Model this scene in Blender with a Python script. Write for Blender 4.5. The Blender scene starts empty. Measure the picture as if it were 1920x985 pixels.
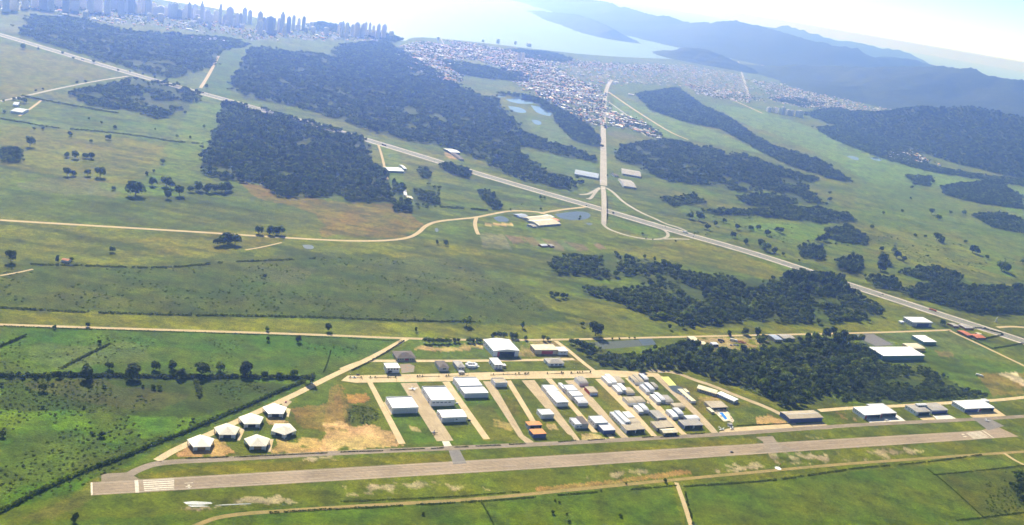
import bpy, bmesh, math, random
import numpy as np
from mathutils import Matrix, Vector
R = math.radians
S = bpy.context.scene
COL = S.collection
rng = np.random.default_rng(7)
random.seed(7)

# ------------------------------------------------------------------ camera
H = 500.0                                   # flying height in metres
F, CX, CY = 1770.0, 960.0, 492.5            # focal length and centre, in pixels of the 1920 wide photograph
PITCH, ROLL = R(16.79), R(9.926)
_c, _s, _cp, _sp = math.cos(ROLL), math.sin(ROLL), math.cos(PITCH), math.sin(PITCH)
cam = bpy.data.cameras.new('camera'); co = bpy.data.objects.new('camera', cam); COL.objects.link(co)
cam.sensor_width = 36; cam.lens = F/1920*36; cam.clip_start = 5; cam.clip_end = 200000
_r, _u, _f = (_c, _s*_sp, _s*_cp), (-_s, _c*_sp, _c*_cp), (0, _cp, -_sp)
co.matrix_world = Matrix(((_r[0], _u[0], -_f[0], 0), (_r[1], _u[1], -_f[1], 0), (_r[2], _u[2], -_f[2], H), (0, 0, 0, 1)))
S.camera = co

# ------------------------------------------------------------------ sky, sun, exposure
SUN_AZ, SUN_EL = R(-28), R(40)              # azimuth measured from +Y towards +X
w = bpy.data.worlds.new('World'); S.world = w; w.use_nodes = True
nt = w.node_tree; nt.nodes.clear()
sky = nt.nodes.new('ShaderNodeTexSky'); sky.sky_type = 'NISHITA'; sky.sun_disc = False
sky.sun_elevation = SUN_EL; sky.sun_rotation = SUN_AZ; sky.altitude = 0; sky.dust_density = 0.05; sky.air_density = 0.5; sky.ozone_density = 1.0
bg = nt.nodes.new('ShaderNodeBackground'); bg.inputs[1].default_value = 0.085
wo = nt.nodes.new('ShaderNodeOutputWorld')
nt.links.new(sky.outputs[0], bg.inputs[0]); nt.links.new(bg.outputs[0], wo.inputs[0])
sl = bpy.data.lights.new('sun', 'SUN'); sl.energy = 5.0; sl.angle = R(0.5); sl.color = (1, .95, .87)
so = bpy.data.objects.new('sun', sl); COL.objects.link(so); so.location = (0, 0, 900)
sd = Vector((math.sin(SUN_AZ)*math.cos(SUN_EL), math.cos(SUN_AZ)*math.cos(SUN_EL), math.sin(SUN_EL)))
so.rotation_euler = sd.to_track_quat('Z', 'Y').to_euler()
vs = S.view_settings; vs.view_transform = 'Standard'; vs.look = 'None'; vs.exposure = 0.97; vs.gamma = 1; vs.use_curve_mapping = False
S.cycles.max_bounces = 5; S.cycles.diffuse_bounces = 2; S.cycles.glossy_bounces = 2; S.cycles.volume_bounces = 4
S.cycles.transparent_max_bounces = 4; S.cycles.use_denoising = True

# ------------------------------------------------------------------ helpers
def ray(px, py):
    x = (np.asarray(px, float)-CX)/F; y = -(np.asarray(py, float)-CY)/F
    u = x*_c-y*_s; v = x*_s+y*_c
    return u, _cp+v*_sp, -_sp+v*_cp
def G(px, py, z=0.0):                        # point of the ground (or of height z) seen at a pixel of the photograph
    a, b, c = ray(px, py); t = (H-z)/-c
    return np.stack([a*t, b*t], -1)
def Gs(pts, z=0.0):
    p = np.array(pts, float); return G(p[:, 0], p[:, 1], z)
def tag(o, label=None, cat=None, group=None, kind=None):
    if label: o['label'] = label
    if cat: o['category'] = cat
    if group: o['group'] = group
    if kind: o['kind'] = kind
    return o
def link(name, me, parent=None, loc=None):
    o = bpy.data.objects.new(name, me); COL.objects.link(o)
    if parent: o.parent = parent
    if loc is not None: o.location = loc
    return o
def empty(name, loc, rz=0):
    o = bpy.data.objects.new(name, None); o.empty_display_size = 2; COL.objects.link(o); o.location = loc; o.rotation_euler = (0, 0, rz); return o
def raw_mesh(name, V, Fq, mats=(), mi=None, smooth=False):   # numpy verts, list or array of faces
    me = bpy.data.meshes.new(name)
    V = np.asarray(V, np.float32)
    if isinstance(Fq, np.ndarray):
        n, k = Fq.shape
        me.vertices.add(len(V)); me.vertices.foreach_set('co', V.ravel())
        me.loops.add(n*k); me.loops.foreach_set('vertex_index', Fq.astype(np.int32).ravel())
        me.polygons.add(n); me.polygons.foreach_set('loop_start', np.arange(0, n*k, k, dtype=np.int32))
        try: me.polygons.foreach_set('loop_total', np.full(n, k, np.int32))
        except Exception: pass
    else:
        me.from_pydata(V.tolist(), [], Fq)
    for m in mats: me.materials.append(m)
    if mi is not None: me.polygons.foreach_set('material_index', np.asarray(mi, np.int32))
    if smooth: me.polygons.foreach_set('use_smooth', np.ones(len(me.polygons), bool))
    me.update(calc_edges=True); me.validate(); return me
def vnoise(x, y, seed=0):                    # smooth value noise, 0..1
    xi = np.floor(x).astype(np.int64); yi = np.floor(y).astype(np.int64); fx = x-xi; fy = y-yi
    fx = fx*fx*(3-2*fx); fy = fy*fy*(3-2*fy)
    def h(a, b):
        n = (a*374761393+b*668265263+seed*974711) & 0x7fffffff
        n = ((n ^ (n >> 13))*1274126177) & 0x7fffffff
        return ((n ^ (n >> 16)) & 0xffff)/65535.0
    return (h(xi, yi)*(1-fx)+h(xi+1, yi)*fx)*(1-fy)+(h(xi, yi+1)*(1-fx)+h(xi+1, yi+1)*fx)*fy
def fbm(x, y, seed=0, n=3):
    s = 0; a = .5; t = 0
    for i in range(n): s = s+a*vnoise(x*2**i, y*2**i, seed+i); t += a; a *= .5
    return s/t
def inside(P, poly):
    x, y = P[:, 0], P[:, 1]; r = np.zeros(len(P), bool); q = np.asarray(poly)
    x0, y0 = q.min(0); x1, y1 = q.max(0); idx = np.nonzero((x >= x0) & (x <= x1) & (y >= y0) & (y <= y1))[0]
    xs, ys = x[idx], y[idx]; k = np.zeros(len(idx), bool); j = len(q)-1
    for i in range(len(q)):
        c = ((q[i, 1] > ys) != (q[j, 1] > ys)) & (xs < (q[j, 0]-q[i, 0])*(ys-q[i, 1])/(q[j, 1]-q[i, 1]+1e-12)+q[i, 0]); k ^= c; j = i
    r[idx] = k; return r
def resample(P, step):
    P = np.asarray(P, float); d = np.r_[0, np.cumsum(np.hypot(*np.diff(P, axis=0).T))]
    n = max(2, int(d[-1]/step)+1); t = np.linspace(0, d[-1], n)
    return np.stack([np.interp(t, d, P[:, 0]), np.interp(t, d, P[:, 1])], 1)
def smooth_line(P, n=2):
    P = np.asarray(P, float)
    for _ in range(n):
        Q = [P[0]]
        for a, b in zip(P[:-1], P[1:]): Q += [a*.75+b*.25, a*.25+b*.75]
        P = np.array(Q+[P[-1]])
    return P
def strip_VF(P, w0, off=0.0, z=0.0):         # ribbon along a line: width(s) w0, sideways offset
    P = np.asarray(P, float); T = np.gradient(P, axis=0); T /= np.hypot(*T.T)[:, None]; N = np.stack([-T[:, 1], T[:, 0]], 1)
    w0 = np.broadcast_to(np.asarray(w0, float), (len(P),))[:, None]/2
    A = P+N*(off+w0); B = P+N*(off-w0)
    V = np.concatenate([np.c_[A, np.full(len(A), z)], np.c_[B, np.full(len(B), z)]]); n = len(P)
    i = np.arange(n-1); Fc = np.stack([i, i+n, i+n+1, i+1], 1)
    return V, Fc
def join_VF(parts):
    Vs, Fs, o = [], [], 0
    for V, Fc in parts: Vs.append(V); Fs.append(Fc+o); o += len(V)
    return np.concatenate(Vs), np.concatenate(Fs)
# --------------------------------------------------------------- materials
def mat(name, col, rough=.8, var=.12, scale=.3, spec=.3, metal=0, bump=0, bscale=None, col2=None, c2scale=.05, c2t=(.45, .65), stripes=None, streak=None):
    m = bpy.data.materials.new(name); m.use_nodes = True; t = m.node_tree; L = t.links.new
    b = t.nodes['Principled BSDF']; b.inputs['Roughness'].default_value = rough; b.inputs['Specular IOR Level'].default_value = spec; b.inputs['Metallic'].default_value = metal
    g = t.nodes.new('ShaderNodeNewGeometry')
    def N(sc, det=4):
        n = t.nodes.new('ShaderNodeTexNoise'); n.inputs['Scale'].default_value = sc; n.inputs['Detail'].default_value = det; n.inputs['Roughness'].default_value = .6
        L(g.outputs['Position'], n.inputs['Vector']); return n
    rgb = t.nodes.new('ShaderNodeRGB'); rgb.outputs[0].default_value = (*col, 1); cur = rgb.outputs[0]
    if col2:
        n = N(c2scale); mr = t.nodes.new('ShaderNodeMapRange'); mr.inputs[1].default_value, mr.inputs[2].default_value = c2t; L(n.outputs[0], mr.inputs[0])
        mx = t.nodes.new('ShaderNodeMix'); mx.data_type = 'RGBA'; L(mr.outputs[0], mx.inputs[0]); L(cur, mx.inputs[6]); mx.inputs[7].default_value = (*col2, 1); cur = mx.outputs[2]
    n = N(scale); mr = t.nodes.new('ShaderNodeMapRange'); mr.inputs[1].default_value = .25; mr.inputs[2].default_value = .75; mr.inputs[3].default_value = 1-var; mr.inputs[4].default_value = 1+var
    L(n.outputs[0], mr.inputs[0]); fac = mr.outputs[0]
    if stripes:                               # ribbed sheet: (direction, period, depth)
        dv, per, dep = stripes; dt = t.nodes.new('ShaderNodeVectorMath'); dt.operation = 'DOT_PRODUCT'; dt.inputs[1].default_value = dv; L(g.outputs['Position'], dt.inputs[0])
        m1 = t.nodes.new('ShaderNodeMath'); m1.operation = 'MULTIPLY'; m1.inputs[1].default_value = 2*math.pi/per; L(dt.outputs['Value'], m1.inputs[0])
        m2 = t.nodes.new('ShaderNodeMath'); m2.operation = 'SINE'; L(m1.outputs[0], m2.inputs[0])
        m3 = t.nodes.new('ShaderNodeMath'); m3.operation = 'MULTIPLY_ADD'; m3.inputs[1].default_value = dep; m3.inputs[2].default_value = 1-dep; L(m2.outputs[0], m3.inputs[0])
        m4 = t.nodes.new('ShaderNodeMath'); m4.operation = 'MULTIPLY'; L(m3.outputs[0], m4.inputs[0]); L(fac, m4.inputs[1]); fac = m4.outputs[0]
    if streak:                                # long wear marks: (angle, length scale, width scale, depth)
        mp = t.nodes.new('ShaderNodeMapping'); mp.vector_type = 'TEXTURE'; mp.inputs['Rotation'].default_value = (0, 0, streak[0]); mp.inputs['Scale'].default_value = (streak[1], streak[2], streak[2]); L(g.outputs['Position'], mp.inputs[0])
        n3 = t.nodes.new('ShaderNodeTexNoise'); n3.inputs['Scale'].default_value = 1; n3.inputs['Detail'].default_value = 5; n3.inputs['Roughness'].default_value = .65; L(mp.outputs[0], n3.inputs['Vector'])
        r3 = t.nodes.new('ShaderNodeMapRange'); r3.inputs[1].default_value = .32; r3.inputs[2].default_value = .68; r3.inputs[3].default_value = 1-streak[3]; r3.inputs[4].default_value = 1+streak[3]; L(n3.outputs[0], r3.inputs[0])
        m5 = t.nodes.new('ShaderNodeMath'); m5.operation = 'MULTIPLY'; L(fac, m5.inputs[0]); L(r3.outputs[0], m5.inputs[1]); fac = m5.outputs[0]
    vm = t.nodes.new('ShaderNodeVectorMath'); vm.operation = 'SCALE'; L(cur, vm.inputs[0]); L(fac, vm.inputs['Scale']); L(vm.outputs[0], b.inputs['Base Color'])
    if bump:
        n2 = N(bscale or scale*2); bp = t.nodes.new('ShaderNodeBump'); bp.inputs['Strength'].default_value = 1; bp.inputs['Distance'].default_value = bump; L(n2.outputs[0], bp.inputs['Height']); L(bp.outputs[0], b.inputs['Normal'])
    return m
def leaf_mat(name, col, var=.35, tint=None):
    m = bpy.data.materials.new(name); m.use_nodes = True; t = m.node_tree; L = t.links.new
    b = t.nodes['Principled BSDF']; b.inputs['Roughness'].default_value = .75; b.inputs['Specular IOR Level'].default_value = .15
    g = t.nodes.new('ShaderNodeNewGeometry'); n = t.nodes.new('ShaderNodeTexNoise'); n.inputs['Scale'].default_value = .022; n.inputs['Detail'].default_value = 5
    n.inputs['Roughness'].default_value = .7; L(g.outputs['Position'], n.inputs['Vector'])
    oi = t.nodes.new('ShaderNodeObjectInfo'); cur = None
    for src, k_, c_ in ((n.outputs[0], 1.0, -.33), (oi.outputs['Random'], .55, 0), (g.outputs['Random Per Island'], .3, 0)):
        ad = t.nodes.new('ShaderNodeMath'); ad.operation = 'MULTIPLY_ADD'; ad.inputs[1].default_value = k_; ad.inputs[2].default_value = c_; L(src, ad.inputs[0])
        if cur: L(cur, ad.inputs[2])
        cur = ad.outputs[0]
    cr = t.nodes.new('ShaderNodeValToRGB'); e = cr.color_ramp.elements; k = np.array(col)
    t2 = np.array(tint if tint else (col[0]*2.5, col[1]*2.0, col[2]*1.2))
    e[0].position = .3; e[0].color = (*(k*(1-var)), 1); e[1].position = .9; e[1].color = (*t2, 1)
    x = e.new(.6); x.color = (*k, 1)
    L(cur, cr.inputs[0]); L(cr.outputs[0], b.inputs['Base Color'])
    tr = t.nodes.new('ShaderNodeBsdfTranslucent'); ms = t.nodes.new('ShaderNodeMixShader'); ms.inputs[0].default_value = .38; ou = t.nodes['Material Output']
    gm = t.nodes.new('ShaderNodeMix'); gm.data_type = 'RGBA'; gm.blend_type = 'MULTIPLY'; gm.inputs[0].default_value = 1; L(cr.outputs[0], gm.inputs[6]); gm.inputs[7].default_value = (1.5, 1.6, .6, 1); L(gm.outputs[2], tr.inputs[0])
    L(b.outputs[0], ms.inputs[1]); L(tr.outputs[0], ms.inputs[2]); L(ms.outputs[0], ou.inputs[0])
    return m
M = {}
M['sea'] = mat('sea_water', (.12, .22, .24), rough=.5, var=.12, scale=.0012, spec=.6, bump=.8, bscale=.02)
M['pond'] = mat('pond_water', (.06, .075, .07), rough=.3, var=.15, scale=.05, spec=.35)
M['bright_pond'] = mat('fish_pond_water', (.05, .07, .09), rough=.1, var=.1, scale=.05, spec=.6)
M['leaf'] = leaf_mat('leaf', (.052, .078, .006))
M['leaf2'] = leaf_mat('leaf_fresh', (.070, .108, .005))
M['leaf3'] = leaf_mat('leaf_dark', (.040, .060, .007))
M['scrub'] = leaf_mat('scrub_leaf', (.045, .072, .004))
M['bark'] = mat('bark', (.12, .09, .06), var=.3, scale=1)

# ------------------------------------------------------------------ land zones (colour of the growth on the ground)
GRASS = (.088, .122, .0008); DRY = (.155, .134, .003); BROWN = (.185, .106, .014); BRIGHT = (.105, .180, .002); LUSH = (.043, .094, .0003)
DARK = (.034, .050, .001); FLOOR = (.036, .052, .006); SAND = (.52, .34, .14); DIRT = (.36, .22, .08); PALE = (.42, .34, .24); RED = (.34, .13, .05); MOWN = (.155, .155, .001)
ZONES = []                                   # (colour, pixel polygon, strength, soft edge in metres, ragged edge in metres)
def zone(c, poly, a=1.0, rag=6.0, holes=0.0): ZONES.append((c, poly, a, rag, holes))
#ZONES#
def build_ground():
    az = np.r_[np.linspace(-180, -42, 60)[:-1], np.arange(-42, 42, .085), np.linspace(42, 180, 60)]
    th = np.r_[89.9, 80, 70, 60, 54, np.arange(50, 2.2, -.085), np.linspace(2.2, .45, 30)]
    rad = H/np.tan(np.radians(th)); A, Q = np.meshgrid(np.radians(az), rad)
    X = (np.sin(A)*Q).ravel(); Y = (np.cos(A)*Q).ravel(); n, m = len(rad), len(az)
    i, j = np.meshgrid(np.arange(n-1), np.arange(m-1), indexing='ij'); a = (i*m+j).ravel()
    Fq = np.stack([a, a+1, a+m+1, a+m], 1)[:, ::-1]
    me = raw_mesh('ground', np.c_[X, Y, np.zeros(len(X))], Fq)
    C = np.tile(np.array(GRASS, np.float32), (len(X), 1)); sel = (np.abs(A.ravel()) < R(44)) & (Q.ravel() < 16000)
    idx = np.nonzero(sel)[0]; P0 = np.c_[X[idx], Y[idx]]; D = np.hypot(*P0.T); c = C[idx]
    # broad drifts of dry and of fresh growth, along and across the plain
    f1 = fbm(P0[:, 0]/260+9, P0[:, 1]/150, 3, 4); f2 = fbm(P0[:, 0]/90, P0[:, 1]/60, 11, 4)
    k = np.clip((f1-.45)*4, 0, 1)[:, None]*.5; c = c*(1-k)+np.array(DRY)*k
    k = np.clip((f2-.55)*4, 0, 1)[:, None]*.5; c = c*(1-k)+np.array(DARK)*k
    wx1 = fbm(P0[:, 0]/40, P0[:, 1]/40, 21, 3)-.5; wy1 = fbm(P0[:, 0]/40, P0[:, 1]/40, 31, 3)-.5
    wx2 = fbm(P0[:, 0]/9, P0[:, 1]/9, 41, 3)-.5; wy2 = fbm(P0[:, 0]/9, P0[:, 1]/9, 51, 3)-.5
    f4 = fbm(P0[:, 0]/150+.35*P0[:, 1]/150, P0[:, 1]/17, 81, 4); k = np.clip((f4-.50)*5, 0, 1)[:, None]*.55*np.clip((D-850)/400, 0, 1)[:, None]*np.clip((4200-D)/1500, 0, 1)[:, None]; c = c*(1-k)+np.array(DARK)*k
    hol = fbm(P0[:, 0]/14, P0[:, 1]/14, 61, 4); f3 = fbm(P0[:, 0]/25, P0[:, 1]/25, 71, 4)
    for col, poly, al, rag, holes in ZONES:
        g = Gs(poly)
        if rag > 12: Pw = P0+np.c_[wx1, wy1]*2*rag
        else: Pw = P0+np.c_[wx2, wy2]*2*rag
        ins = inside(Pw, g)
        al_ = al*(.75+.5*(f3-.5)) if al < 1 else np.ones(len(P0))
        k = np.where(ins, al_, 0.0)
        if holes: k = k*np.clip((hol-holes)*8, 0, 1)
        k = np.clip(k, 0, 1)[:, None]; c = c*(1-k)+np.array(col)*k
    k = np.clip((f4-.54)*6, 0, 1)[:, None]*.4*np.clip((D-950)/300, 0, 1)[:, None]*np.clip((4200-D)/1500, 0, 1)[:, None]; c = c*(1-k)+np.array(DARK)*k
    k = np.clip((fbm(P0[:, 0]/22, P0[:, 1]/11, 91, 4)-.56)*8, 0, 1)[:, None]*.4*(c[:, 2:3] < .02); c = c*(1-k)+np.array(DARK)*.8*k
    C[idx] = c
    at = me.color_attributes.new('growth', 'FLOAT_COLOR', 'POINT'); at.data.foreach_set('color', np.c_[C, np.ones(len(C))].astype(np.float32).ravel())
    m = bpy.data.materials.new('field_growth'); m.use_nodes = True; t = m.node_tree; L = t.links.new; b = t.nodes['Principled BSDF']
    b.inputs['Roughness'].default_value = .95; b.inputs['Specular IOR Level'].default_value = .1
    a_ = t.nodes.new('ShaderNodeAttribute'); a_.attribute_name = 'growth'; g_ = t.nodes.new('ShaderNodeNewGeometry'); cur = a_.outputs['Color']
    for sc, lo, hi, det in ((.011, .72, 1.28, 6), (.055, .62, 1.38, 6), (.17, .72, 1.28, 5), (.5, .60, 1.40, 5)):
        n_ = t.nodes.new('ShaderNodeTexNoise'); n_.inputs['Scale'].default_value = sc; n_.inputs['Detail'].default_value = det; n_.inputs['Roughness'].default_value = .65; L(g_.outputs['Position'], n_.inputs['Vector'])
        mr = t.nodes.new('ShaderNodeMapRange'); mr.inputs[1].default_value = .3; mr.inputs[2].default_value = .7; mr.inputs[3].default_value = lo; mr.inputs[4].default_value = hi; L(n_.outputs[0], mr.inputs[0])
        v = t.nodes.new('ShaderNodeVectorMath'); v.operation = 'SCALE'; L(cur, v.inputs[0]); L(mr.outputs[0], v.inputs['Scale']); cur = v.outputs[0]
    n_ = t.nodes.new('ShaderNodeTexNoise'); n_.inputs['Scale'].default_value = .02; n_.inputs['Detail'].default_value = 6; L(g_.outputs['Position'], n_.inputs['Vector'])
    hs = t.nodes.new('ShaderNodeHueSaturation'); mr = t.nodes.new('ShaderNodeMapRange'); mr.inputs[1].default_value = .3; mr.inputs[2].default_value = .7; mr.inputs[3].default_value = .475; mr.inputs[4].default_value = .52
    L(n_.outputs[0], mr.inputs[0]); L(mr.outputs[0], hs.inputs['Hue']); L(cur, hs.inputs['Color']); L(hs.outputs[0], b.inputs['Base Color'])
    n_ = t.nodes.new('ShaderNodeTexNoise'); n_.inputs['Scale'].default_value = .35; n_.inputs['Detail'].default_value = 4; L(g_.outputs['Position'], n_.inputs['Vector'])
    bp = t.nodes.new('ShaderNodeBump'); bp.inputs['Distance'].default_value = 1.2; bp.inputs['Strength'].default_value = .8; L(n_.outputs[0], bp.inputs['Height']); L(bp.outputs[0], b.inputs['Normal'])
    me.materials.append(m)
    tag(link('ground', me), kind='structure')
def flat(name, poly, m, z, kind='structure', world=False):   # level sheet from a pixel polygon
    g = np.array(poly) if world else Gs(poly)
    bm = bmesh.new(); f = bm.faces.new([bm.verts.new((x, y, z)) for x, y in g]); bmesh.ops.triangulate(bm, faces=[f]); bmesh.ops.recalc_face_normals(bm, faces=bm.faces)
    for f in bm.faces:
        if f.normal.z < 0: f.normal_flip()
    me = bpy.data.meshes.new(name); bm.to_mesh(me); bm.free(); me.materials.append(m); o = link(name, me)
    return tag(o, kind=kind) if kind else o
def road(name, pts, width, m, z, world=False, step=None, sm=2, kind='structure'):
    P = np.array(pts, float) if world else Gs(pts)
    P = smooth_line(P, sm); V, Fq = strip_VF(P, width, 0, z); me = raw_mesh(name, V, Fq[:, ::-1], [m])
    if len(me.polygons) and me.polygons[0].normal.z < 0: me.flip_normals()
    o = link(name, me); return tag(o, kind=kind) if kind else o

# ------------------------------------------------------------------ trees
def crown_VF(seed, r, h, n, z0, q=.34, lobes=6, flat_=.75):    # leaf clumps spread over several lobes
    g = np.random.default_rng(seed); Vs = []
    cs = [np.array([0, 0, z0+h*.5])]+[np.array([math.cos(a)*r*d, math.sin(a)*r*d, z0+h*zz]) for a, d, zz in zip(g.uniform(0, 6.28, lobes), g.uniform(.35, .65, lobes), g.uniform(.2, .72, lobes))]
    rs = [r*.62]+list(g.uniform(.32, .52, lobes)*r)
    wsum = np.array(rs)**2; wsum = wsum/wsum.sum()
    for _ in range(n):
        k = g.choice(len(cs), p=wsum); d = g.normal(size=3); d /= np.linalg.norm(d)
        if d[2] < -.45: d[2] = -d[2]
        p = cs[k]+d*np.array([rs[k], rs[k], rs[k]*h/(2*r)*flat_*1.5])*g.uniform(.78, 1.05)
        nrm = d+g.normal(size=3)*.45; nrm /= np.linalg.norm(nrm); a = np.cross(nrm, g.normal(size=3)); a /= np.linalg.norm(a); b = np.cross(nrm, a); s = r*q*g.uniform(.6, 1.25)
        Vs += [p+a*s, p+b*s*.8, p-a*s*.9, p-b*s]
    V = np.array(Vs); V[:, 2] = np.maximum(V[:, 2], .15); return V, np.arange(len(V)).reshape(-1, 4)
def trunk_VF(seed, h, r):
    g = np.random.default_rng(seed); Vs, Fs = [], []
    def limb(p, q, r0, r1):
        o = len(Vs); d = (q-p)/np.linalg.norm(q-p); a = np.cross(d, [.3, .9, .2]); a /= np.linalg.norm(a); b = np.cross(d, a)
        for c, rr in ((p, r0), (q, r1)):
            for k in range(5): t = k*2*math.pi/5; Vs.append(c+(a*math.cos(t)+b*math.sin(t))*rr)
        for k in range(5): Fs.append([o+k, o+(k+1) % 5, o+5+(k+1) % 5, o+5+k])
    top = np.array([0, 0, h*.55]); limb(np.array([0, 0, -.1]), top, r, r*.65)
    for k in range(3):
        a = g.uniform(0, 6.28)+k*2.1; limb(top*.92, top+np.array([math.cos(a)*h*.22, math.sin(a)*h*.22, h*.3]), r*.5, r*.2)
    return np.array(Vs), np.array(Fs)
CROWN, TRUNK, PROTO, PROTO_S = [], [], [], []   # unit trees: 10 m tall, crown about 4 m in radius
for k in range(6):
    V, Fq = crown_VF(100+k, 4.2, 9.0, 420, .3, q=.19, lobes=9)
    CROWN.append(raw_mesh('crown', V, Fq, [M[('leaf', 'leaf2', 'leaf3')[k % 3]]]))
    TV, TF = trunk_VF(k, 6.5, .32); TRUNK.append(raw_mesh('trunk', TV, TF, [M['bark']]))
for k in range(6):                               # the same kind of tree, fewer clumps, for woods
    V, Fq = crown_VF(200+k, 4.6, 6.5, 120, 2.6, q=.30, lobes=6)
    TV, TF = trunk_VF(50+k, 5.5, .3); VV, FF = join_VF([(V, Fq), (TV, TF)])
    mi = np.r_[np.zeros(len(Fq)), np.ones(len(TF))]
    PROTO.append(bpy.data.objects.new('wood_tree', raw_mesh('wood_tree', VV, FF, [M[('leaf', 'leaf3', 'leaf', 'leaf3', 'leaf2', 'leaf')[k]], M['bark']], mi)))
for k in range(3):
    V, Fq = crown_VF(300+k, 3.2, 3.4, 46, .2, q=.36, lobes=4)
    PROTO_S.append(bpy.data.objects.new('bush', raw_mesh('bush', V, Fq, [M['scrub'] if k else M['leaf2']])))
def proto_collection(name, obs):
    c = bpy.data.collections.new(name)
    for o in obs: c.objects.link(o)
    return c
PC = {'tree': proto_collection('wood_trees', PROTO), 'bush': proto_collection('bushes', PROTO_S)}
def gn_scatter(pc):
    ng = bpy.data.node_groups.new('scatter_'+pc, 'GeometryNodeTree'); ng.interface.new_socket('Geometry', in_out='INPUT', socket_type='NodeSocketGeometry'); ng.interface.new_socket('Geometry', in_out='OUTPUT', socket_type='NodeSocketGeometry')
    N = ng.nodes.new; L = ng.links.new; i = N('NodeGroupInput'); o = N('NodeGroupOutput'); ip = N('GeometryNodeInstanceOnPoints'); ci = N('GeometryNodeCollectionInfo')
    ci.inputs['Collection'].default_value = PC[pc]; ci.inputs['Separate Children'].default_value = True; ci.inputs['Reset Children'].default_value = True; ip.inputs['Pick Instance'].default_value = True
    rv = N('FunctionNodeRandomValue'); rv.data_type = 'FLOAT_VECTOR'; rv.inputs[0].default_value = (0, 0, 0); rv.inputs[1].default_value = (0, 0, 6.283)
    na = N('GeometryNodeInputNamedAttribute'); na.data_type = 'FLOAT_VECTOR'; na.inputs[0].default_value = 'size'
    L(i.outputs[0], ip.inputs['Points']); L(ci.outputs[0], ip.inputs['Instance']); L(rv.outputs[0], ip.inputs['Rotation']); L(na.outputs[0], ip.inputs['Scale']); L(ip.outputs[0], o.inputs[0]); return ng
GN = {k: gn_scatter(k) for k in PC}
def scatter(name, P, size, pc, label, cat, z=None, group=None):   # P: world points, size: (n,3) scale
    me = bpy.data.meshes.new(name); V = np.c_[P, np.zeros(len(P)) if z is None else z].astype(np.float32)
    me.vertices.add(len(V)); me.vertices.foreach_set('co', V.ravel()); a = me.attributes.new('size', 'FLOAT_VECTOR', 'POINT'); a.data.foreach_set('vector', np.asarray(size, np.float32).ravel())
    o = link(name, me); md = o.modifiers.new('scatter', 'NODES'); md.node_group = GN[pc]; return tag(o, label, cat, group, 'stuff')
def fill(poly, step, world=False, holes=(), rag=0, thin=0, seed=0):
    g = np.array(poly) if world else Gs(poly); x0, y0 = g.min(0); x1, y1 = g.max(0); r = np.random.default_rng(seed)
    X, Y = np.meshgrid(np.arange(x0, x1, step), np.arange(y0, y1, step)); P = np.c_[X.ravel(), Y.ravel()]+r.uniform(-.45, .45, (X.size, 2))*step
    Pw = P+np.c_[fbm(P[:, 0]/30, P[:, 1]/30, seed+1)-.5, fbm(P[:, 0]/30, P[:, 1]/30, seed+2)-.5]*2*rag if rag else P
    if rag: Pw = Pw+r.normal(0, min(rag*.55, step*.9), Pw.shape)
    k = inside(Pw, g)
    for hl in holes: k &= ~inside(Pw, Gs(hl))
    if thin: k &= fbm(P[:, 0]/48, P[:, 1]/48, seed+5, 4)+.10*(r.uniform(0, 1, len(P))-.5) > thin
    return P[k]
def wood(poly, step, ht, label, holes=(), rag=8, thin=.30, seed=1, spread=1.0, name='wood', pc='tree'):
    parts = poly if isinstance(poly[0][0], (tuple, list)) else [poly]
    P = np.concatenate([fill(p, step, holes=holes, rag=rag, thin=thin, seed=seed+i) for i, p in enumerate(parts)])
    r = np.random.default_rng(seed+9); f = fbm(P[:, 0]/45, P[:, 1]/45, seed+3)
    big = r.uniform(0, 1, len(P)) > .86; s = ht/10*r.uniform(.55, 1.1, len(P))*(.55+.9*f)*np.where(big, 1.4, 1); wdt = np.full(len(P), spread*step/8.2)*r.uniform(.7, 1.25, len(P))*np.where(big, 1.35, 1)
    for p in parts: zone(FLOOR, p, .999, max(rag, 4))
    return scatter(name, P, np.c_[wdt, wdt, s], pc, label, name)

# ================================================================== THE LAND
px0 = lambda L_: [(1050+x/5.473, 280+y/5.473) for x, y in L_]
# --- fields, from far to near
zone(BRIGHT, [(385,195),(420,200),(400,270),(385,300),(330,330),(270,345),(290,300),(330,250),(350,215)], .55)
zone(LUSH, [(380,160),(410,100),(455,95),(440,150),(430,190),(385,175)], .7)
zone((.10,.13,.03), [(330,140),(395,135),(385,165),(335,150)], .8)
zone(DRY, [(0,80),(90,100),(220,140),(120,160),(0,190)], .7)
zone(BRIGHT, [(130,215),(310,235),(320,250),(150,225)], .5)
zone((.11,.15,.025), [(0,222),(60,225),(300,255),(310,265),(180,250),(0,240)], .7)
zone(DRY, [(0,235),(180,250),(300,270),(310,290),(280,330),(230,350),(120,330),(0,310)], .65, 20)
zone((.12,.10,.05), [(140,330),(260,350),(200,370),(60,360),(30,340)], .6, 20)
zone(DARK, [(0,350),(200,370),(360,360),(480,345),(600,400),(560,440),(300,430),(0,410)], .5, 25)
zone(BROWN, [(440,340),(640,380),(760,385),(790,420),(770,445),(600,445),(590,400),(480,370)], .75, 20)
zone(BRIGHT, [(180,340),(240,345),(330,350),(340,370),(250,365),(190,355)], .45, 15)
zone(DRY, [(250,450),(420,430),(560,440),(480,470),(300,480)], .6, 20)
zone(DARK, [(0,490),(300,495),(420,480),(600,470),(830,485),(900,500),(1000,560),(1080,600),(900,610),(600,600),(300,590),(0,578)], .85, 25)
zone(LUSH, [(40,500),(300,505),(600,520),(760,560),(500,560),(200,550)], .35, 25)
zone((.115,.110,.04), [(460,495),(600,505),(570,535),(480,530)], .5, 20)
zone((.105,.120,.03), [(690,490),(860,480),(960,520),(900,540),(760,520)], .45, 25)
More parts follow.
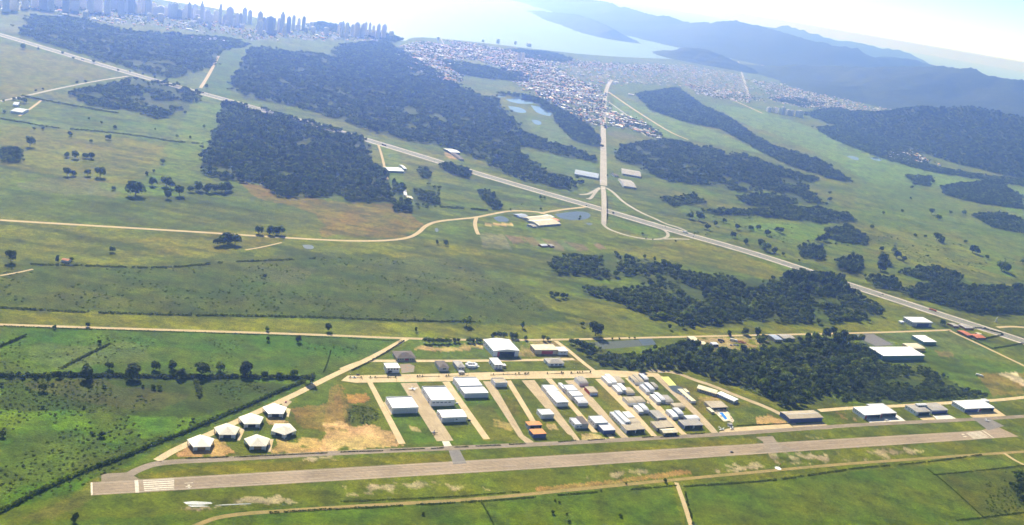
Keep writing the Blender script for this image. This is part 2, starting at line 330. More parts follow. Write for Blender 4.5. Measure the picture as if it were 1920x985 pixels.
zone(MOWN, [(0,580),(300,590),(600,602),(1060,612),(1060,635),(760,634),(400,620),(0,607)], .8, 5)
zone(MOWN, [(1060,612),(1250,618),(1560,612),(1680,595),(1690,620),(1580,625),(1250,631),(1060,636)], .7, 5)
zone(DRY, [(1280,440),(1400,480),(1480,515),(1440,525),(1340,500),(1240,480),(1180,470)], .7, 15)
zone(BRIGHT, [(1400,420),(1560,420),(1550,445),(1480,455),(1400,440)], .8, 15)
zone(BRIGHT, [(1640,450),(1760,440),(1900,480),(1900,520),(1800,500),(1690,500)], .45, 20)
zone(BRIGHT, px0([(470,365),(490,470),(560,580),(700,640),(780,660),(640,540)]), .7, 8)
zone(BRIGHT, px0([(480,740),(560,760),(700,840),(900,900),(1060,900),(1000,830),(800,760)]), .45, 12)
zone((.13,.20,.02), [(1150,185),(1200,195),(1300,230),(1420,280),(1500,310),(1440,290),(1290,262),(1180,245),(1150,210)], .75, 5)
zone((.12,.20,.02), [(1330,195),(1420,205),(1520,240),(1700,300),(1880,345),(1920,355),(1920,405),(1760,350),(1640,345),(1560,300),(1450,250),(1400,235)], .85, 8)
zone((.085,.145,.003), [(1640,300),(1800,350),(1920,380),(1920,480),(1800,480),(1640,430),(1600,380)], .45, 20)
zone(DRY, [(1600,420),(1800,440),(1860,500),(1700,500),(1620,470)], .4, 20)
zone((.09,.15,.03), [(975,280),(1060,295),(1118,310),(1115,345),(1090,345),(1020,315)], .7)
zone((.11,.15,.035), [(985,220),(1040,235),(1075,262),(1060,275),(1000,255)], .8)
zone(MOWN, [(855,80),(960,108),(1010,125),(990,130),(880,118)], .8)
zone((.14,.16,.06), [(650,95),(740,85),(760,118),(700,112)], .8)
zone((.13,.13,.05), [(40,40),(0,45),(0,60),(45,62),(62,48)], .8)
zone((.12,.11,.05), [(1140,245),(1180,250),(1195,262),(1140,255)], .9)
zone(BRIGHT, [(715,270),(750,290),(760,345),(735,350),(722,320)], .6)
# crops beside the side road
for c, p in (((.20,.19,.08), [(900,437),(945,440),(960,468),(905,465)]), ((.17,.10,.06), [(948,441),(970,443),(990,455),(962,458)]), ((.15,.11,.05), [(975,443),(1000,445),(1020,460),(1000,462)]),
             ((.11,.15,.04), [(1000,446),(1012,446),(1030,462),(1018,464)]), ((.17,.12,.07), [(1012,446),(1040,450),(1062,470),(1040,468)]), ((.10,.14,.04), [(1042,450),(1056,452),(1082,470),(1066,471)]),
             ((.16,.11,.06), [(1056,452),(1092,458),(1108,470),(1085,471)]), ((.20,.12,.08), [(1112,458),(1124,456),(1136,466),(1124,468)]), (SAND, [(905,419),(960,419),(962,423),(912,424)])):
    zone(c, p, .85, 2)
# --- fields between the dirt road and the airfield road
zone(LUSH, [(0,611),(400,622),(750,634),(700,662),(600,712),(480,768),(300,842),(150,920),(0,960)], .99, 3)
zone((.048,.116,.0003), [(0,613),(400,624),(740,636),(690,660),(560,668),(380,655),(200,640),(0,650)], .75, 15)
zone((.10,.125,.03), [(60,650),(240,640),(300,680),(140,690),(30,680)], .6, 15)
zone((.034,.048,.003), [(0,708),(340,705),(560,722),(480,762),(300,792),(220,775),(0,768)], .95, 12)
zone((.085,.065,.022), [(60,720),(200,715),(340,740),(300,770),(120,760)], .5, 20)
zone((.095,.175,.001), [(0,770),(160,772),(170,800),(100,808),(0,802)], .9, 6)
zone((.095,.175,.001), [(235,778),(360,785),(355,808),(280,826),(240,812)], .9, 6)
zone((.060,.080,.006), [(0,812),(150,815),(240,840),(160,890),(0,940)], .7, 20)
zone(DARK, [(160,860),(260,820),(330,815),(280,850),(150,910),(60,950)], .5, 15)
# --- the airfield
zone((.090,.106,.0004), [(295,866),(400,811),(560,740),(705,672),(760,640),(1045,640),(1120,695),(1290,698),(1470,768),(1900,745),(1920,760),(1920,845),(1600,868),(1200,906),(800,938),(400,958),(150,975),(60,985),(0,985),(150,915),(190,888)], .995, 3)
zone((.155,.125,.025), [(190,890),(120,940),(40,970),(100,975),(175,935)], .6, 5)
zone((.060,.122,.001), [(700,715),(760,830),(990,835),(900,715)], .7, 5)
zone((.050,.092,.004), [(560,740),(630,712),(625,760),(545,765)], .7, 5)
zone((.064,.122,.002), [(770,645),(905,640),(920,680),(790,672),(720,672)], .8, 4)
zone((.21,.125,.03), [(545,765),(625,755),(640,720),(655,760),(660,800),(620,812),(560,800)], .9, 4)
zone((.27,.15,.045), [(620,725),(636,722),(648,800),(606,800)], .6, 2)
zone((.40,.17,.05), [(650,740),(685,738),(697,748),(680,756),(652,755)], .9, 3)
zone(DARK, [(650,755),(705,765),(715,785),(690,800),(650,795)], .8, 4)
zone(SAND, [(604,795),(640,790),(660,800),(700,798),(745,812),(750,836),(620,850),(598,845),(612,815)], .95, 6, .30)
zone((.46,.28,.10), [(520,825),(610,820),(615,850),(510,852)], .9, 5, .35)
zone((.46,.28,.10), [(345,840),(380,822),(420,828),(440,850),(400,858),(330,855)], .9, 4, .25)
zone((.40,.26,.11), [(505,780),(545,790),(520,800),(500,795)], .9, 4)
zone((.42,.30,.14), [(760,795),(780,800),(795,812),(775,810)], .9, 3, .3)
zone((.45,.30,.12), [(925,785),(955,795),(965,808),(925,800)], .95, 3, .2)
zone((.45,.32,.15), [(1025,795),(1042,795),(1048,805),(1028,806)], .9, 2)
zone((.45,.32,.15), [(1090,815),(1120,813),(1140,825),(1095,828)], .9, 2)
zone((.42,.26,.10), [(1415,785),(1440,778),(1470,788),(1478,795),(1420,795)], .95, 4)
zone((.40,.25,.10), [(1308,745),(1345,744),(1350,752),(1310,754)], .9, 3)
zone((.40,.25,.10), [(1570,775),(1590,772),(1610,790),(1580,785)], .8, 4, .3)
zone(SAND, [(770,650),(905,643),(905,655),(830,660),(780,655)], .8, 4, .4)
zone((.36,.24,.11), [(905,637),(1045,640),(1100,690),(1050,670),(960,668)], .6, 5, .35)
zone((.150,.132,.002), [(250,892),(420,872),(840,850),(845,866),(640,883),(270,898)], .8, 3)
zone((.150,.132,.002), [(870,868),(1410,820),(1430,835),(1300,846),(880,866)], .8, 3)
for p in ([(430,938),(480,930),(560,935),(570,942),(440,948)], [(640,915),(760,905),(890,908),(920,918),(780,922),(650,930)], [(1440,845),(1500,850),(1590,860),(1520,868),(1450,868)], [(1500,855),(1690,840),(1740,845),(1640,860),(1540,868)],
          [(1320,880),(1420,868),(1440,876),(1350,888)], [(1180,850),(1220,848),(1230,853),(1190,856)], [(560,864),(640,850),(650,862),(600,868)], [(1500,815),(1530,812),(1540,820),(1500,824)], [(300,955),(370,950),(420,952),(330,962)], [(1090,895),(1200,880),(1230,884),(1110,902)]):
    zone((.40,.31,.19), p, .75, 8, .46)
zone((.34,.20,.06), [(1000,915),(1150,900),(1290,880),(1300,888),(1150,908),(1010,924)], .8, 3)
zone((.056,.098,.0003), [(0,985),(60,978),(400,962),(800,940),(1260,908),(1280,985)], .95, 3)
zone((.057,.098,.0003), [(1285,985),(1285,910),(1500,893),(1760,872),(1840,975),(1840,985)], .9, 3)
zone((.070,.090,.005), [(1320,930),(1500,905),(1700,900),(1740,960),(1500,975),(1350,980)], .5, 25)
zone((.074,.110,.003), [(1730,872),(1920,852),(1920,872),(1760,888)], .85, 4)
zone(DARK, [(1760,890),(1920,872),(1920,965),(1845,972)], .75, 10)
zone((.056,.112,.002), [(1690,640),(1920,690),(1920,735),(1850,745),(1745,690),(1690,660)], .6, 8)
zone((.24,.15,.03), [(1830,700),(1920,700),(1920,740),(1860,742)], .8, 6)
zone((.55,.45,.30), [(1870,700),(1905,698),(1920,715),(1920,725),(1895,712)], .9, 3)
zone((.20,.12,.06), [(1755,658),(1785,660),(1790,670),(1760,668)], .7, 4)
zone((.085,.12,.03), [(1640,625),(1790,622),(1900,680),(1800,665),(1700,645)], .6, 5)
zone((.40,.28,.13), [(1290,635),(1400,632),(1445,640),(1400,655),(1360,660),(1330,655)], .75, 4, .34)
zone((.085,.09,.085), [(1590,632),(1640,628),(1680,645),(1640,650)], .95, 1)
zone((.05,.10,.02), [(1380,740),(1470,770),(1380,790),(1330,780)], .3, 5)
zone((.085,.165,.010), [(1505,770),(1540,768),(1570,795),(1545,797)], .3, 3)

for p in ([(860,765),(925,760),(985,830),(905,825)], [(1105,725),(1150,722),(1210,790),(1180,800)], [(790,720),(830,718),(850,735),(800,735)], [(940,740),(965,745),(975,780),(950,770)], [(1265,720),(1300,725),(1420,760),(1300,780),(1260,745)]): zone((.150,.105,.010), p, .55, 8)
# --- sea, ponds
COAST = [(-500,-130),(-100,-60),(250,-8),(330,4),(410,16),(480,34),(577,51),(640,52),(700,60),(748,74),(757,79),(770,71),(800,70),(900,80),(1000,92),(1100,103),(1180,108),(1260,111),(1300,113),(1405,110)]
BACK = [(1385,100),(1340,89),(1290,76),(1230,60),(1170,45),(1100,27),(985,1),(860,-25),(500,-110)]
def sea():
    near = smooth_line(Gs(COAST), 1); back = Gs(BACK)
    P = np.concatenate([near, back, [[-30000, 42000], [-40000, 20000]]]); flat('sea', P, M['sea'], .5, world=True)
    flat('sea', [(2600, 15500), (9000, 13000), (20000, 13500), (46000, 20000), (44000, 38000), (26000, 52000), (0, 58000), (-24000, 53000), (-12000, 40000)], M['sea'], .7, world=True)
sea()
M['sand'] = mat('beach_sand', (.55, .47, .34), var=.15, scale=.02)
road('beach', [(1290,84),(1340,95),(1380,104),(1410,112)], 70, M['sand'], .8)
road('beach', [(560,53),(640,56),(700,63),(745,74)], 40, M['sand'], .8)
for p in ([(947,186),(975,184),(1000,187),(1012,192),(990,196),(960,193)], [(952,199),(975,201),(990,210),(978,213),(958,208)], [(995,198),(1018,200),(1038,214),(1030,219),(1005,212)], [(996,226),(1010,225),(1018,233),(1005,235)],
          [(1040,402),(1060,398),(1095,396),(1110,403),(1100,412),(1075,414),(1050,410)], [(925,408),(940,404),(956,412),(950,417),(930,415)], [(567,460),(580,459),(590,463),(586,468),(570,466)],
          [(1586,293),(1600,292),(1613,298),(1605,302)], [(1630,297),(1642,294),(1655,300),(1650,304)], [(1110,398),(1160,398),(1160,402),(1112,402)][:0] or [(1098,418),(1110,418),(1112,422),(1102,423)], [(930,179),(946,178),(950,182),(935,183)],
          [(1252,724),(1270,722),(1290,733),(1296,741),(1284,745),(1262,735)], [(815,429),(820,427),(823,434),(817,436)]):
    flat('pond', smooth_line(np.r_[Gs(p), Gs(p)[:1]], 2)[:-1], M['bright_pond'] if p[0][1] < 300 else M['pond'], .12, world=True)

for p in ([(343,942),(362,940),(396,942),(398,945),(375,947),(350,946)], [(352,948),(380,948),(394,950),(360,951)], [(402,948),(420,946),(470,944),(472,945.5),(420,948)]): flat('puddle', p, M['pond'], .08)
# --- hills
M['hill'] = leaf_mat('hill_forest', (.030, .048, .008))
def hill(sky_pts, wd, cell, seed, pw=1.5, we=1.0, sx=1.0):
    rp = []
    for px, py, dist in sky_pts:
        a, b, c = ray(px, py); t = dist/b; rp.append((a*t, dist, max(H+c*t, 3.0)))
    rp = np.array(rp); d = np.r_[0, np.cumsum(np.hypot(*np.diff(rp[:, :2], axis=0).T))]; n = int(d[-1]/(cell*1.5))+2; tt = np.linspace(0, d[-1], n)
    rp = np.stack([np.interp(tt, d, rp[:, k]) for k in range(3)], 1)
    x0, y0 = rp[:, :2].min(0)-wd; x1, y1 = rp[:, :2].max(0)+wd; X, Y = np.meshgrid(np.arange(x0, x1, cell), np.arange(y0, y1, cell)); P = np.c_[X.ravel(), Y.ravel()]
    wp = P+np.c_[fbm(P[:, 0]/wd*3, P[:, 1]/wd*3, seed)-.5, fbm(P[:, 0]/wd*3, P[:, 1]/wd*3, seed+4)-.5]*wd*.28
    Z = np.zeros(len(P)); hm_ = rp[:, 2].max()
    for rx, ry, rz in rp:
        q = np.clip(1-np.hypot((wp[:, 0]-rx)*sx, wp[:, 1]-ry)/(wd*(.08+.92*(rz/hm_)**we)), 0, 1); Z = np.maximum(Z, rz*q**pw)
    top = Z.max(); u = Z/top; Z = Z*(1-.55*fbm(P[:, 0]/wd*4, P[:, 1]/wd*4, seed+8, 4)*np.clip(1.1-u, 0, 1)*1.6)
    on = np.clip(Z/12, 0, 1); Z = Z-3+on*(fbm(P[:, 0]/max(26, cell*1.6), P[:, 1]/max(26, cell*1.6), seed+2, 3)*10)
    m = X.shape[1]; i, j = np.meshgrid(np.arange(X.shape[0]-1), np.arange(m-1), indexing='ij'); a = (i*m+j).ravel(); Fq = np.stack([a, a+1, a+m+1, a+m], 1)
    keep = (Z[Fq] > -2).any(1); Fq = Fq[keep]; us, inv = np.unique(Fq, return_inverse=True); V = np.c_[P, Z][us]
    tag(link('hills', raw_mesh('hills', V, inv.reshape(Fq.shape), [M['hill']], smooth=True)), kind='structure'); return V
hill([(860,-36,26000),(1000,-24,22500),(1080,-12,20000),(1140,0,18300),(1180,12,17000),(1220,19,16000),(1285,30,14800),(1330,36,14000),(1380,35,13200),(1430,47,12600),(1500,64,12200),(1550,77,12000),(1580,77,12000),(1640,98,12000),(1700,104,12200),(1745,112,12500),(1800,128,12800)], 1900, 70, 3)
hill([(1400,60,18500),(1440,48,18500),(1470,42,18500),(1510,55,18000),(1550,67,18000),(1600,73,18000),(1650,84,18000),(1700,93,18000),(1735,108,18000)], 1900, 110, 5)
hill([(1420,122,10000),(1480,114,9700),(1540,116,9400),(1600,117,9100),(1680,116,8900),(1740,116,8800),(1790,121,8600),(1815,120,8500),(1835,128,8400),(1860,135,8300),(1890,139,8200),(1920,144,8100),(1990,160,8000),(2080,185,7800)], 1700, 34, 7)
hv = hill([(1590,214,5900),(1615,209,5750),(1640,205,5600),(1700,200,5500),(1780,195,5400),(1820,197,5350),(1860,205,5300),(1900,214,5200),(1950,226,5150),(2030,250,5000),(2100,280,4900)], 1150, 16, 9, 1.25, 1.3, 2.0)
hv = hv[(hv[:, 2] > 1) & (np.abs(hv[:, 0]) < hv[:, 1]*.72)]; hr = np.random.default_rng(77); hv = hv[hr.uniform(0, 1, len(hv)) < .97]; hv[:, :2] += hr.uniform(-7, 7, (len(hv), 2)); hs = hr.uniform(1.1, 2.3, len(hv)); HILLTREES = (hv, np.c_[hs, hs, hs*.9])
hill([(1256,100,9500),(1275,91,9400),(1300,88,9300),(1325,91,9300),(1345,98,9200),(1372,108,9100)], 420, 22, 11, 1.0)
hill([(1013,18,14800),(1050,22,13800),(1080,26,12900),(1105,33,12300),(1130,43,11500),(1150,53,10900)], 420, 30, 13, 1.0)

# --- haze
def haze():
    bm = bmesh.new(); bmesh.ops.create_cube(bm, size=1); me = bpy.data.meshes.new('haze'); bm.to_mesh(me); bm.free()
    o = link('haze', me); o.scale = (130000, 130000, 521); o.location = (0, 0, 254.5)
    m = bpy.data.materials.new('haze_air'); m.use_nodes = True; t = m.node_tree; t.nodes.clear(); ou = t.nodes.new('ShaderNodeOutputMaterial'); pv = t.nodes.new('ShaderNodeVolumePrincipled')
    pv.inputs['Color'].default_value = HAZE_COL; pv.inputs['Density'].default_value = HAZE_D; pv.inputs['Anisotropy'].default_value = HAZE_G; pv.inputs['Absorption Color'].default_value = (1, 1, 1, 1)
    t.links.new(pv.outputs[0], ou.inputs['Volume']); me.materials.append(m); tag(o, 'pale blue haze thickening towards the coast', 'haze', kind='stuff')
HAZE_COL, HAZE_D, HAZE_G = (.25, .41, 1, 1), 1.6e-4, .8
haze()

# --- woods
wood([(577,47),(600,42),(640,50),(735,66),(757,76),(740,80),(700,72),(640,62),(580,58)], 13, 11, 'trees along the shore between the two tower clusters', rag=12, seed=61)
scatter('hill_forest', HILLTREES[0][:, :2], HILLTREES[1], 'tree', 'dark forest covering the nearest hill at right', 'forest', z=HILLTREES[0][:, 2]-4)
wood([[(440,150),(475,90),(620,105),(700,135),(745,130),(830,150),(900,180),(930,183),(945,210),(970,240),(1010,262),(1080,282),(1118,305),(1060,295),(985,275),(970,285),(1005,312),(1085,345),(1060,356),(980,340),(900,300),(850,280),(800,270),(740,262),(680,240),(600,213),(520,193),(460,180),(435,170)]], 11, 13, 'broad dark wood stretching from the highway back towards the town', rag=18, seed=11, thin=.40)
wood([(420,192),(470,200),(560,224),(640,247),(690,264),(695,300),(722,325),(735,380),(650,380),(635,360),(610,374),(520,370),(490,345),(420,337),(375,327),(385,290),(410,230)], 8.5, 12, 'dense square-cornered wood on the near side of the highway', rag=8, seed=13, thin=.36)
wood([(40,65),(60,30),(140,35),(250,62),(330,66),(430,72),(470,85),(415,95),(402,125),(330,147),(290,143),(200,115),(90,82),(40,72)], 13, 12, 'hazy wood below the tower blocks at the far left', rag=18, seed=15, thin=.40)
wood([(130,172),(200,162),(250,150),(330,160),(370,177),(355,202),(300,224),(240,207),(160,197)], 9, 11, 'thin scattered wood beside the highway at left', rag=16, seed=17, thin=.45)
wood([(930,175),(1000,182),(1050,205),(1100,235),(1125,262),(1120,277),(1075,264),(1045,232),(1035,212),(1000,190)], 10, 12, 'wood between the fish ponds and the straight road', rag=10, seed=19)
wood([(620,100),(640,85),(720,78),(760,100),(840,150),(745,128),(700,133)], 13, 12, 'far wood behind the pale field near the river mouth', rag=14, seed=20, thin=.3)
wood([(1160,275),(1250,262),(1360,285),(1420,300),(1480,322),(1540,337),(1500,345),(1545,385),(1490,375),(1440,355),(1400,362),(1340,350),(1250,340),(1190,312),(1155,300)], 9, 11, 'wide wood right of the straight road with ragged edge', rag=18, seed=21, thin=.42)
wood([(1190,177),(1270,165),(1320,200),(1370,222),(1400,245),(1450,275),(1540,302),(1600,342),(1560,337),(1480,312),(1420,282),(1350,242),(1290,232),(1220,207)], 10, 11, 'long belt of trees running diagonally between two meadows', rag=8, seed=23)
wood([(1305,395),(1400,395),(1500,390),(1540,393),(1590,400),(1607,417),(1540,420),(1420,406),(1340,402)], 8, 10, 'long low grove shaped like a wedge in the right meadow', rag=6, seed=25)
wood([[(1380,370),(1440,363),(1495,380),(1480,390),(1400,386)], [(1235,373),(1300,367),(1325,381),(1260,387)]], 8, 9, 'pair of small groves near the highway junction', rag=8, seed=27)
wood([(1545,432),(1590,425),(1628,445),(1625,461),(1580,456),(1550,447)], 7, 9, 'oval grove standing alone in the right meadow', rag=3, seed=29, name='grove')
wood([[(1765,352),(1800,345),(1870,340),(1915,370),(1915,392),(1850,385),(1770,366)], [(1700,330),(1745,331),(1745,350),(1710,346)]], 9, 10, 'grove below the forested hill at the right edge', rag=10, seed=31, thin=.25)
wood([(1822,405),(1870,399),(1920,413),(1920,440),(1860,427)], 8, 10, 'dark grove cut by the right edge of the view', rag=6, seed=33)
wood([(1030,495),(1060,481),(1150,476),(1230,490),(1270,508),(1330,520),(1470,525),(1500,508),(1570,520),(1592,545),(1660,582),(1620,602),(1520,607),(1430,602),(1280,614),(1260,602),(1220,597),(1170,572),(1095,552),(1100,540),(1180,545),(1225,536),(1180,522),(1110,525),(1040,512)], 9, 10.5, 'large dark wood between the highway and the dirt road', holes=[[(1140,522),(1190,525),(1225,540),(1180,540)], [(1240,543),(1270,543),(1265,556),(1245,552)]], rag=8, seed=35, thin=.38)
wood([(1465,521),(1520,514),(1580,527),(1590,548),(1560,556),(1490,545)], 8, 17, 'tall eucalyptus grove rising beside the highway', rag=5, seed=37, spread=.85, name='grove')
wood([[(1495,465),(1540,468),(1550,487),(1500,483)], [(1565,490),(1610,485),(1620,505),(1600,515),(1570,505)], [(1645,490),(1662,488),(1666,500),(1650,505)]], 7, 13, 'clumps of tall trees just beyond the highway', rag=5, seed=38, name='grove')
wood([[(1690,545),(1740,532),(1830,540),(1920,540),(1920,590),(1830,590),(1760,572),(1700,557)], [(1680,512),(1740,503),(1800,515),(1800,531),(1740,527)], [(1620,520),(1680,525),(1690,545),(1640,540)]], 7.5, 11, 'dark wood along the far side of the highway at right', rag=6, seed=39)
wood([[(822,312),(850,308),(885,325),(880,334),(850,330)], [(895,363),(912,357),(928,372),(942,392),(925,395),(910,380)], [(735,378),(770,378),(772,400),(740,400)], [(735,345),(756,348),(760,362),(738,362)]], 7, 11, 'small dark groves in the pasture before the highway', rag=3, seed=41, name='grove')
wood([[(772,350),(820,350),(825,385),(780,390)], [(780,320),(800,315),(810,330),(790,338)]], 8, 8, 'thin young trees in the pasture beside the square wood', rag=8, seed=43, thin=.45)
wood([[(0,285),(20,278),(42,285),(40,305),(10,306),(0,300)]], 7, 11, 'dark grove at the left edge of the view', rag=3, seed=45, name='grove')
wood([[(1530,240),(1600,235),(1690,280),(1740,310),(1840,330),(1920,338),(1920,350),(1740,322),(1660,300),(1560,262)], [(1525,207),(1580,204),(1620,225),(1600,240),(1550,232)]], 12, 11, 'trees along the foot of the forested hill', rag=18, seed=47, thin=.3)
wood([[(820,112),(880,120),(985,140),(990,155),(930,150),(860,140)], [(950,92),(1030,98),(1075,112),(1060,118),(990,110)]], 13, 11, 'tree belt among the coastal suburbs', rag=14, seed=49, thin=.3)
wood([[(1500,212),(1560,208),(1620,214),(1640,232),(1590,238),(1540,228)], [(1440,186),(1500,184),(1545,196),(1500,200)], [(1620,240),(1700,258),(1760,290),(1690,286),(1630,262)]], 13, 10, 'scattered trees of the valley floor before the hills', rag=30, seed=63, thin=.45)
# the wood behind the hangars: big crowns to the left, lower scrub to the right
wood([(1100,670),(1200,672),(1255,658),(1290,646),(1310,660),(1340,668),(1400,660),(1450,662),(1510,640),(1590,640),(1645,672),(1600,730),(1470,762),(1440,748),(1370,722),(1290,692),(1200,696),(1130,686),(1105,668)], 9.5, 13, 'dense dark wood behind the hangars and pool club', rag=4, seed=51)
wood([(1600,680),(1740,690),(1800,725),(1850,742),(1620,752),(1560,752),(1600,730)], 5.5, 5.5, 'lower scrubby thicket right of the dense dark wood', rag=5, seed=53, thin=.36, name='thicket')
wood([[(1083,641),(1108,648),(1122,664),(1100,667)], [(1126,668),(1200,667),(1240,655),(1290,647),(1300,660),(1200,680),(1130,680)]], 6.5, 8, 'trees around the long grey pond', rag=3, seed=55)
wood([[(1910,890),(1900,930),(1925,960),(1960,950),(1960,880)]], 6, 9, 'dark thicket at the lower right edge', rag=4, seed=57, name='thicket')

# ================================================================== ROADS AND PAVING
def view(ox, oy, s): return lambda x, y: (ox+x/s, oy+y/s)
V1 = view(700,690,8.955); V2 = view(640,600,3.789); V3 = view(960,600,3.789); V4 = view(1200,600,3.789); V5 = view(1560,560,3.283); Va = view(900,620,14.07); Vb = view(1680,580,19.7)
Vc = view(1450,750,16.42); Vd = view(980,760,14.07); Ve = view(1000,690,12.314); Vf = view(1110,690,12.314); Vg = view(1210,690,9.85); Vh = view(1140,750,12); Vi = view(1290,700,8.95); Vj = view(720,640,12)
Vk = view(1280,615,13.714); Vl = view(960,380,8.727); Vm = view(1050,280,5.473); Vn = view(700,260,7.036); Vo = view(1700,560,8.209); Vp = view(1590,580,8.955); Vq = view(1590,730,6.62); Vr = view(340,740,8.209); V0 = view(0,0,1)
def px(v, pts): return [v(*p) for p in pts]
M['asphalt'] = mat('runway_asphalt', (.30, .225, .145), .9, .16, .25, col2=(.215, .16, .10), c2scale=.02, c2t=(.4, .7), stripes=((.41, .91, 0), 5.5, .04), streak=(R(25.6), 60, 2.2, .20))
M['taxi'] = mat('taxiway_asphalt', (.235, .185, .13), .9, .16, .2, col2=(.185, .145, .09), c2scale=.03, streak=(R(25.6), 40, 2, .16))
M['dark_asphalt'] = mat('dark_asphalt', (.16, .145, .13), .9, .14, .3, col2=(.2, .18, .155), c2scale=.05)
M['conc'] = mat('pale_concrete', (.52, .40, .22), .9, .10, .3, col2=(.44, .325, .17), c2scale=.06, c2t=(.4, .65), streak=(R(115.6), 30, 1.6, .12))
M['conc2'] = mat('worn_concrete', (.41, .315, .185), .9, .14, .3, col2=(.34, .255, .14), c2scale=.05, c2t=(.4, .65), streak=(R(115.6), 30, 1.6, .14))
M['white_conc'] = mat('new_concrete', (.62, .58, .50), .85, .08, .2, col2=(.55, .48, .36), c2scale=.04)
M['dirt'] = mat('dirt_road', (.43, .325, .175), .95, .14, .4, col2=(.38, .28, .14), c2scale=.04, c2t=(.45, .7))
M['track'] = mat('worn_track', (.27, .19, .065), .95, .2, .3, col2=(.19, .155, .04), c2scale=.06, c2t=(.4, .65))
M['hwy'] = mat('highway_asphalt', (.17, .155, .15), .9, .12, .2)
M['shoulder'] = mat('road_shoulder', (.46, .41, .34), .95, .12, .1, col2=(.34, .30, .23), c2scale=.03)
M['sroad'] = mat('grey_road', (.36, .32, .26), .9, .12, .1, col2=(.3, .26, .2), c2scale=.02)
M['paint'] = mat('road_paint', (.60, .54, .43), .85, .2, .5, col2=(.38, .32, .24), c2scale=.3, c2t=(.5, .7))
M['verge'] = mat('median_grass', (.07, .115, .015), .95, .2, .3)
# highway: shoulders, two carriageways, edge lines, planted median
HW = [(-160,18),(0,65),(100,95),(200,125),(330,162),(430,189),(520,214),(640,248),(760,284),(880,321),(1000,356),(1130,393),(1260,432),(1400,471),(1500,503),(1600,537),(1700,569),(1800,602),(1920,640),(2060,690)]
hw = resample(smooth_line(Gs(HW), 3), 25)
def ribbon(name, P, specs, m, z):
    V, Fq = join_VF([strip_VF(P, wd, off, z) for wd, off in specs]); me = raw_mesh(name, V, Fq[:, ::-1], [m])
    if me.polygons[0].normal.z < 0: me.flip_normals()
    return tag(link(name, me), kind='structure')
ribbon('highway_shoulder', hw, [(44, 0)], M['shoulder'], .04)
ribbon('highway', hw, [(11, -9.0), (11, 9.0)], M['hwy'], .08)
ribbon('highway_median', hw, [(4.5, 0)], M['verge'], .10)
ribbon('highway_marking', hw, [(.35, -14.0), (.35, -4.0), (.35, 4.0), (.35, 14.0)], M['paint'], .12)
dash = np.concatenate([np.arange(0, len(hw)-1, 1)]); parts = []
for off in (-9, 9):
    for i in range(0, len(hw)-1, 1):
        parts.append(strip_VF(np.array([hw[i], hw[i]*.7+hw[i+1]*.3]), .3, off, .12))
V, Fq = join_VF(parts); me = raw_mesh('lane_marking', V, Fq[:, ::-1], [M['paint']]); tag(link('lane_marking', me), kind='structure')
# straight road into the town, slip roads, farm and dirt roads
SR = [(1138,163),(1133,185),(1131,215),(1130,250),(1131,300),(1131,345)]
road('town_road', [(1147,150),(1138,163),(1133,190),(1131,230),(1131.5,300),(1131.5,348)], [None] and 20, M['sroad'], .06, sm=1)
road('town_road', [(1405,183),(1398,160),(1390,135),(1384,115)], 16, M['sroad'], .06)
road('slip_road', px(Vm, [(410,395),(350,430),(280,465),(200,465)]), 9, M['sroad'], .05); road('slip_road', px(Vm, [(405,400),(370,430),(310,515),(270,505)]), 8, M['sroad'], .055)
road('slip_road', px(Vm, [(470,395),(540,435),(640,535),(740,600),(860,665),(960,705),(1080,765),(1204,800),(1300,840)]), 9, M['sroad'], .05)
road('slip_road', px(Vm, [(440,765),(480,810),(560,845),(700,890),(860,920),(1000,928),(1090,910),(1115,880),(1090,840),(1000,800),(900,765),(760,720),(560,660),(490,635)]), 8, M['sroad'], .05)
road('slip_road', px(Vm, [(1060,922),(1204,920),(1330,925)]), 6, M['sroad'], .05)
road('side_road', [(-40,410),(0,413),(200,425),(400,437),(500,444),(640,452),(720,452),(765,447),(785,437),(798,423),(820,415),(860,411),(893,408),(930,400),(960,395),(1000,397),(1018,399)], 8.5, M['dirt'], .05)
road('side_road', px(Vl, [(500,185),(540,160),(700,135),(900,105),(1100,85),(1200,70)]), 9, M['dirt'], .055)
road('side_road', px(Vl, [(0,130),(200,135),(400,150),(500,185)]), 7, M['dirt'], .06)
road('farm_track', [(893,408),(890,420),(893,432),(897,440)], 8, M['dirt'], .06)
road('dirt_road', [(-60,606),(0,609),(100,612),(200,615.5),(400,621.5),(600,628),(760,635),(900,638),(1040,637.5),(1250,632.5),(1400,629),(1580,625.5),(1700,622),(1783,619)], 6.5, M['dirt'], .05)
road('dirt_road', px(Vo, [(640,488),(700,510),(800,560),(1000,650),(1200,745),(1400,840),(1600,935),(1806,1035),(2000,1130)]), 7, M['dirt'], .05)
road('dirt_road', [(1870,614),(1900,612),(1960,618)], 8, M['dirt'], .05)
road('farm_track', [(0,190),(40,182),(100,168),(180,152),(240,143)], 9, M['sroad'], .05); road('farm_track', [(376,165),(392,140),(410,105)], 10, M['dirt'], .05)
road('farm_track', [(36,218),(60,202),(78,188)], 6, M['dirt'], .05)
road('farm_track', px(Vn, [(60,70),(100,180),(140,340),(185,540)]), 6, M['dirt'], .05); road('farm_track', [(488,340),(492,350),(503,320)], 5, M['dirt'], .05)
road('farm_track', [(1140,172),(1180,200),(1230,232),(1260,250),(1290,262)], 12, M['dirt'], .05); road('farm_track', [(1330,172),(1380,190),(1430,213)], 14, M['dirt'], .05)
road('farm_track', [(460,469),(490,464),(528,455)], 4, M['dirt'], .05); road('farm_track', [(0,517),(30,512),(62,505)], 4, M['dirt'], .05)
road('airfield_road', [(762,635),(705,667),(650,692),(600,716),(560,737),(480,774),(400,811),(345,836),(322,847),(294,864)], 8.5, M['conc'], .06)
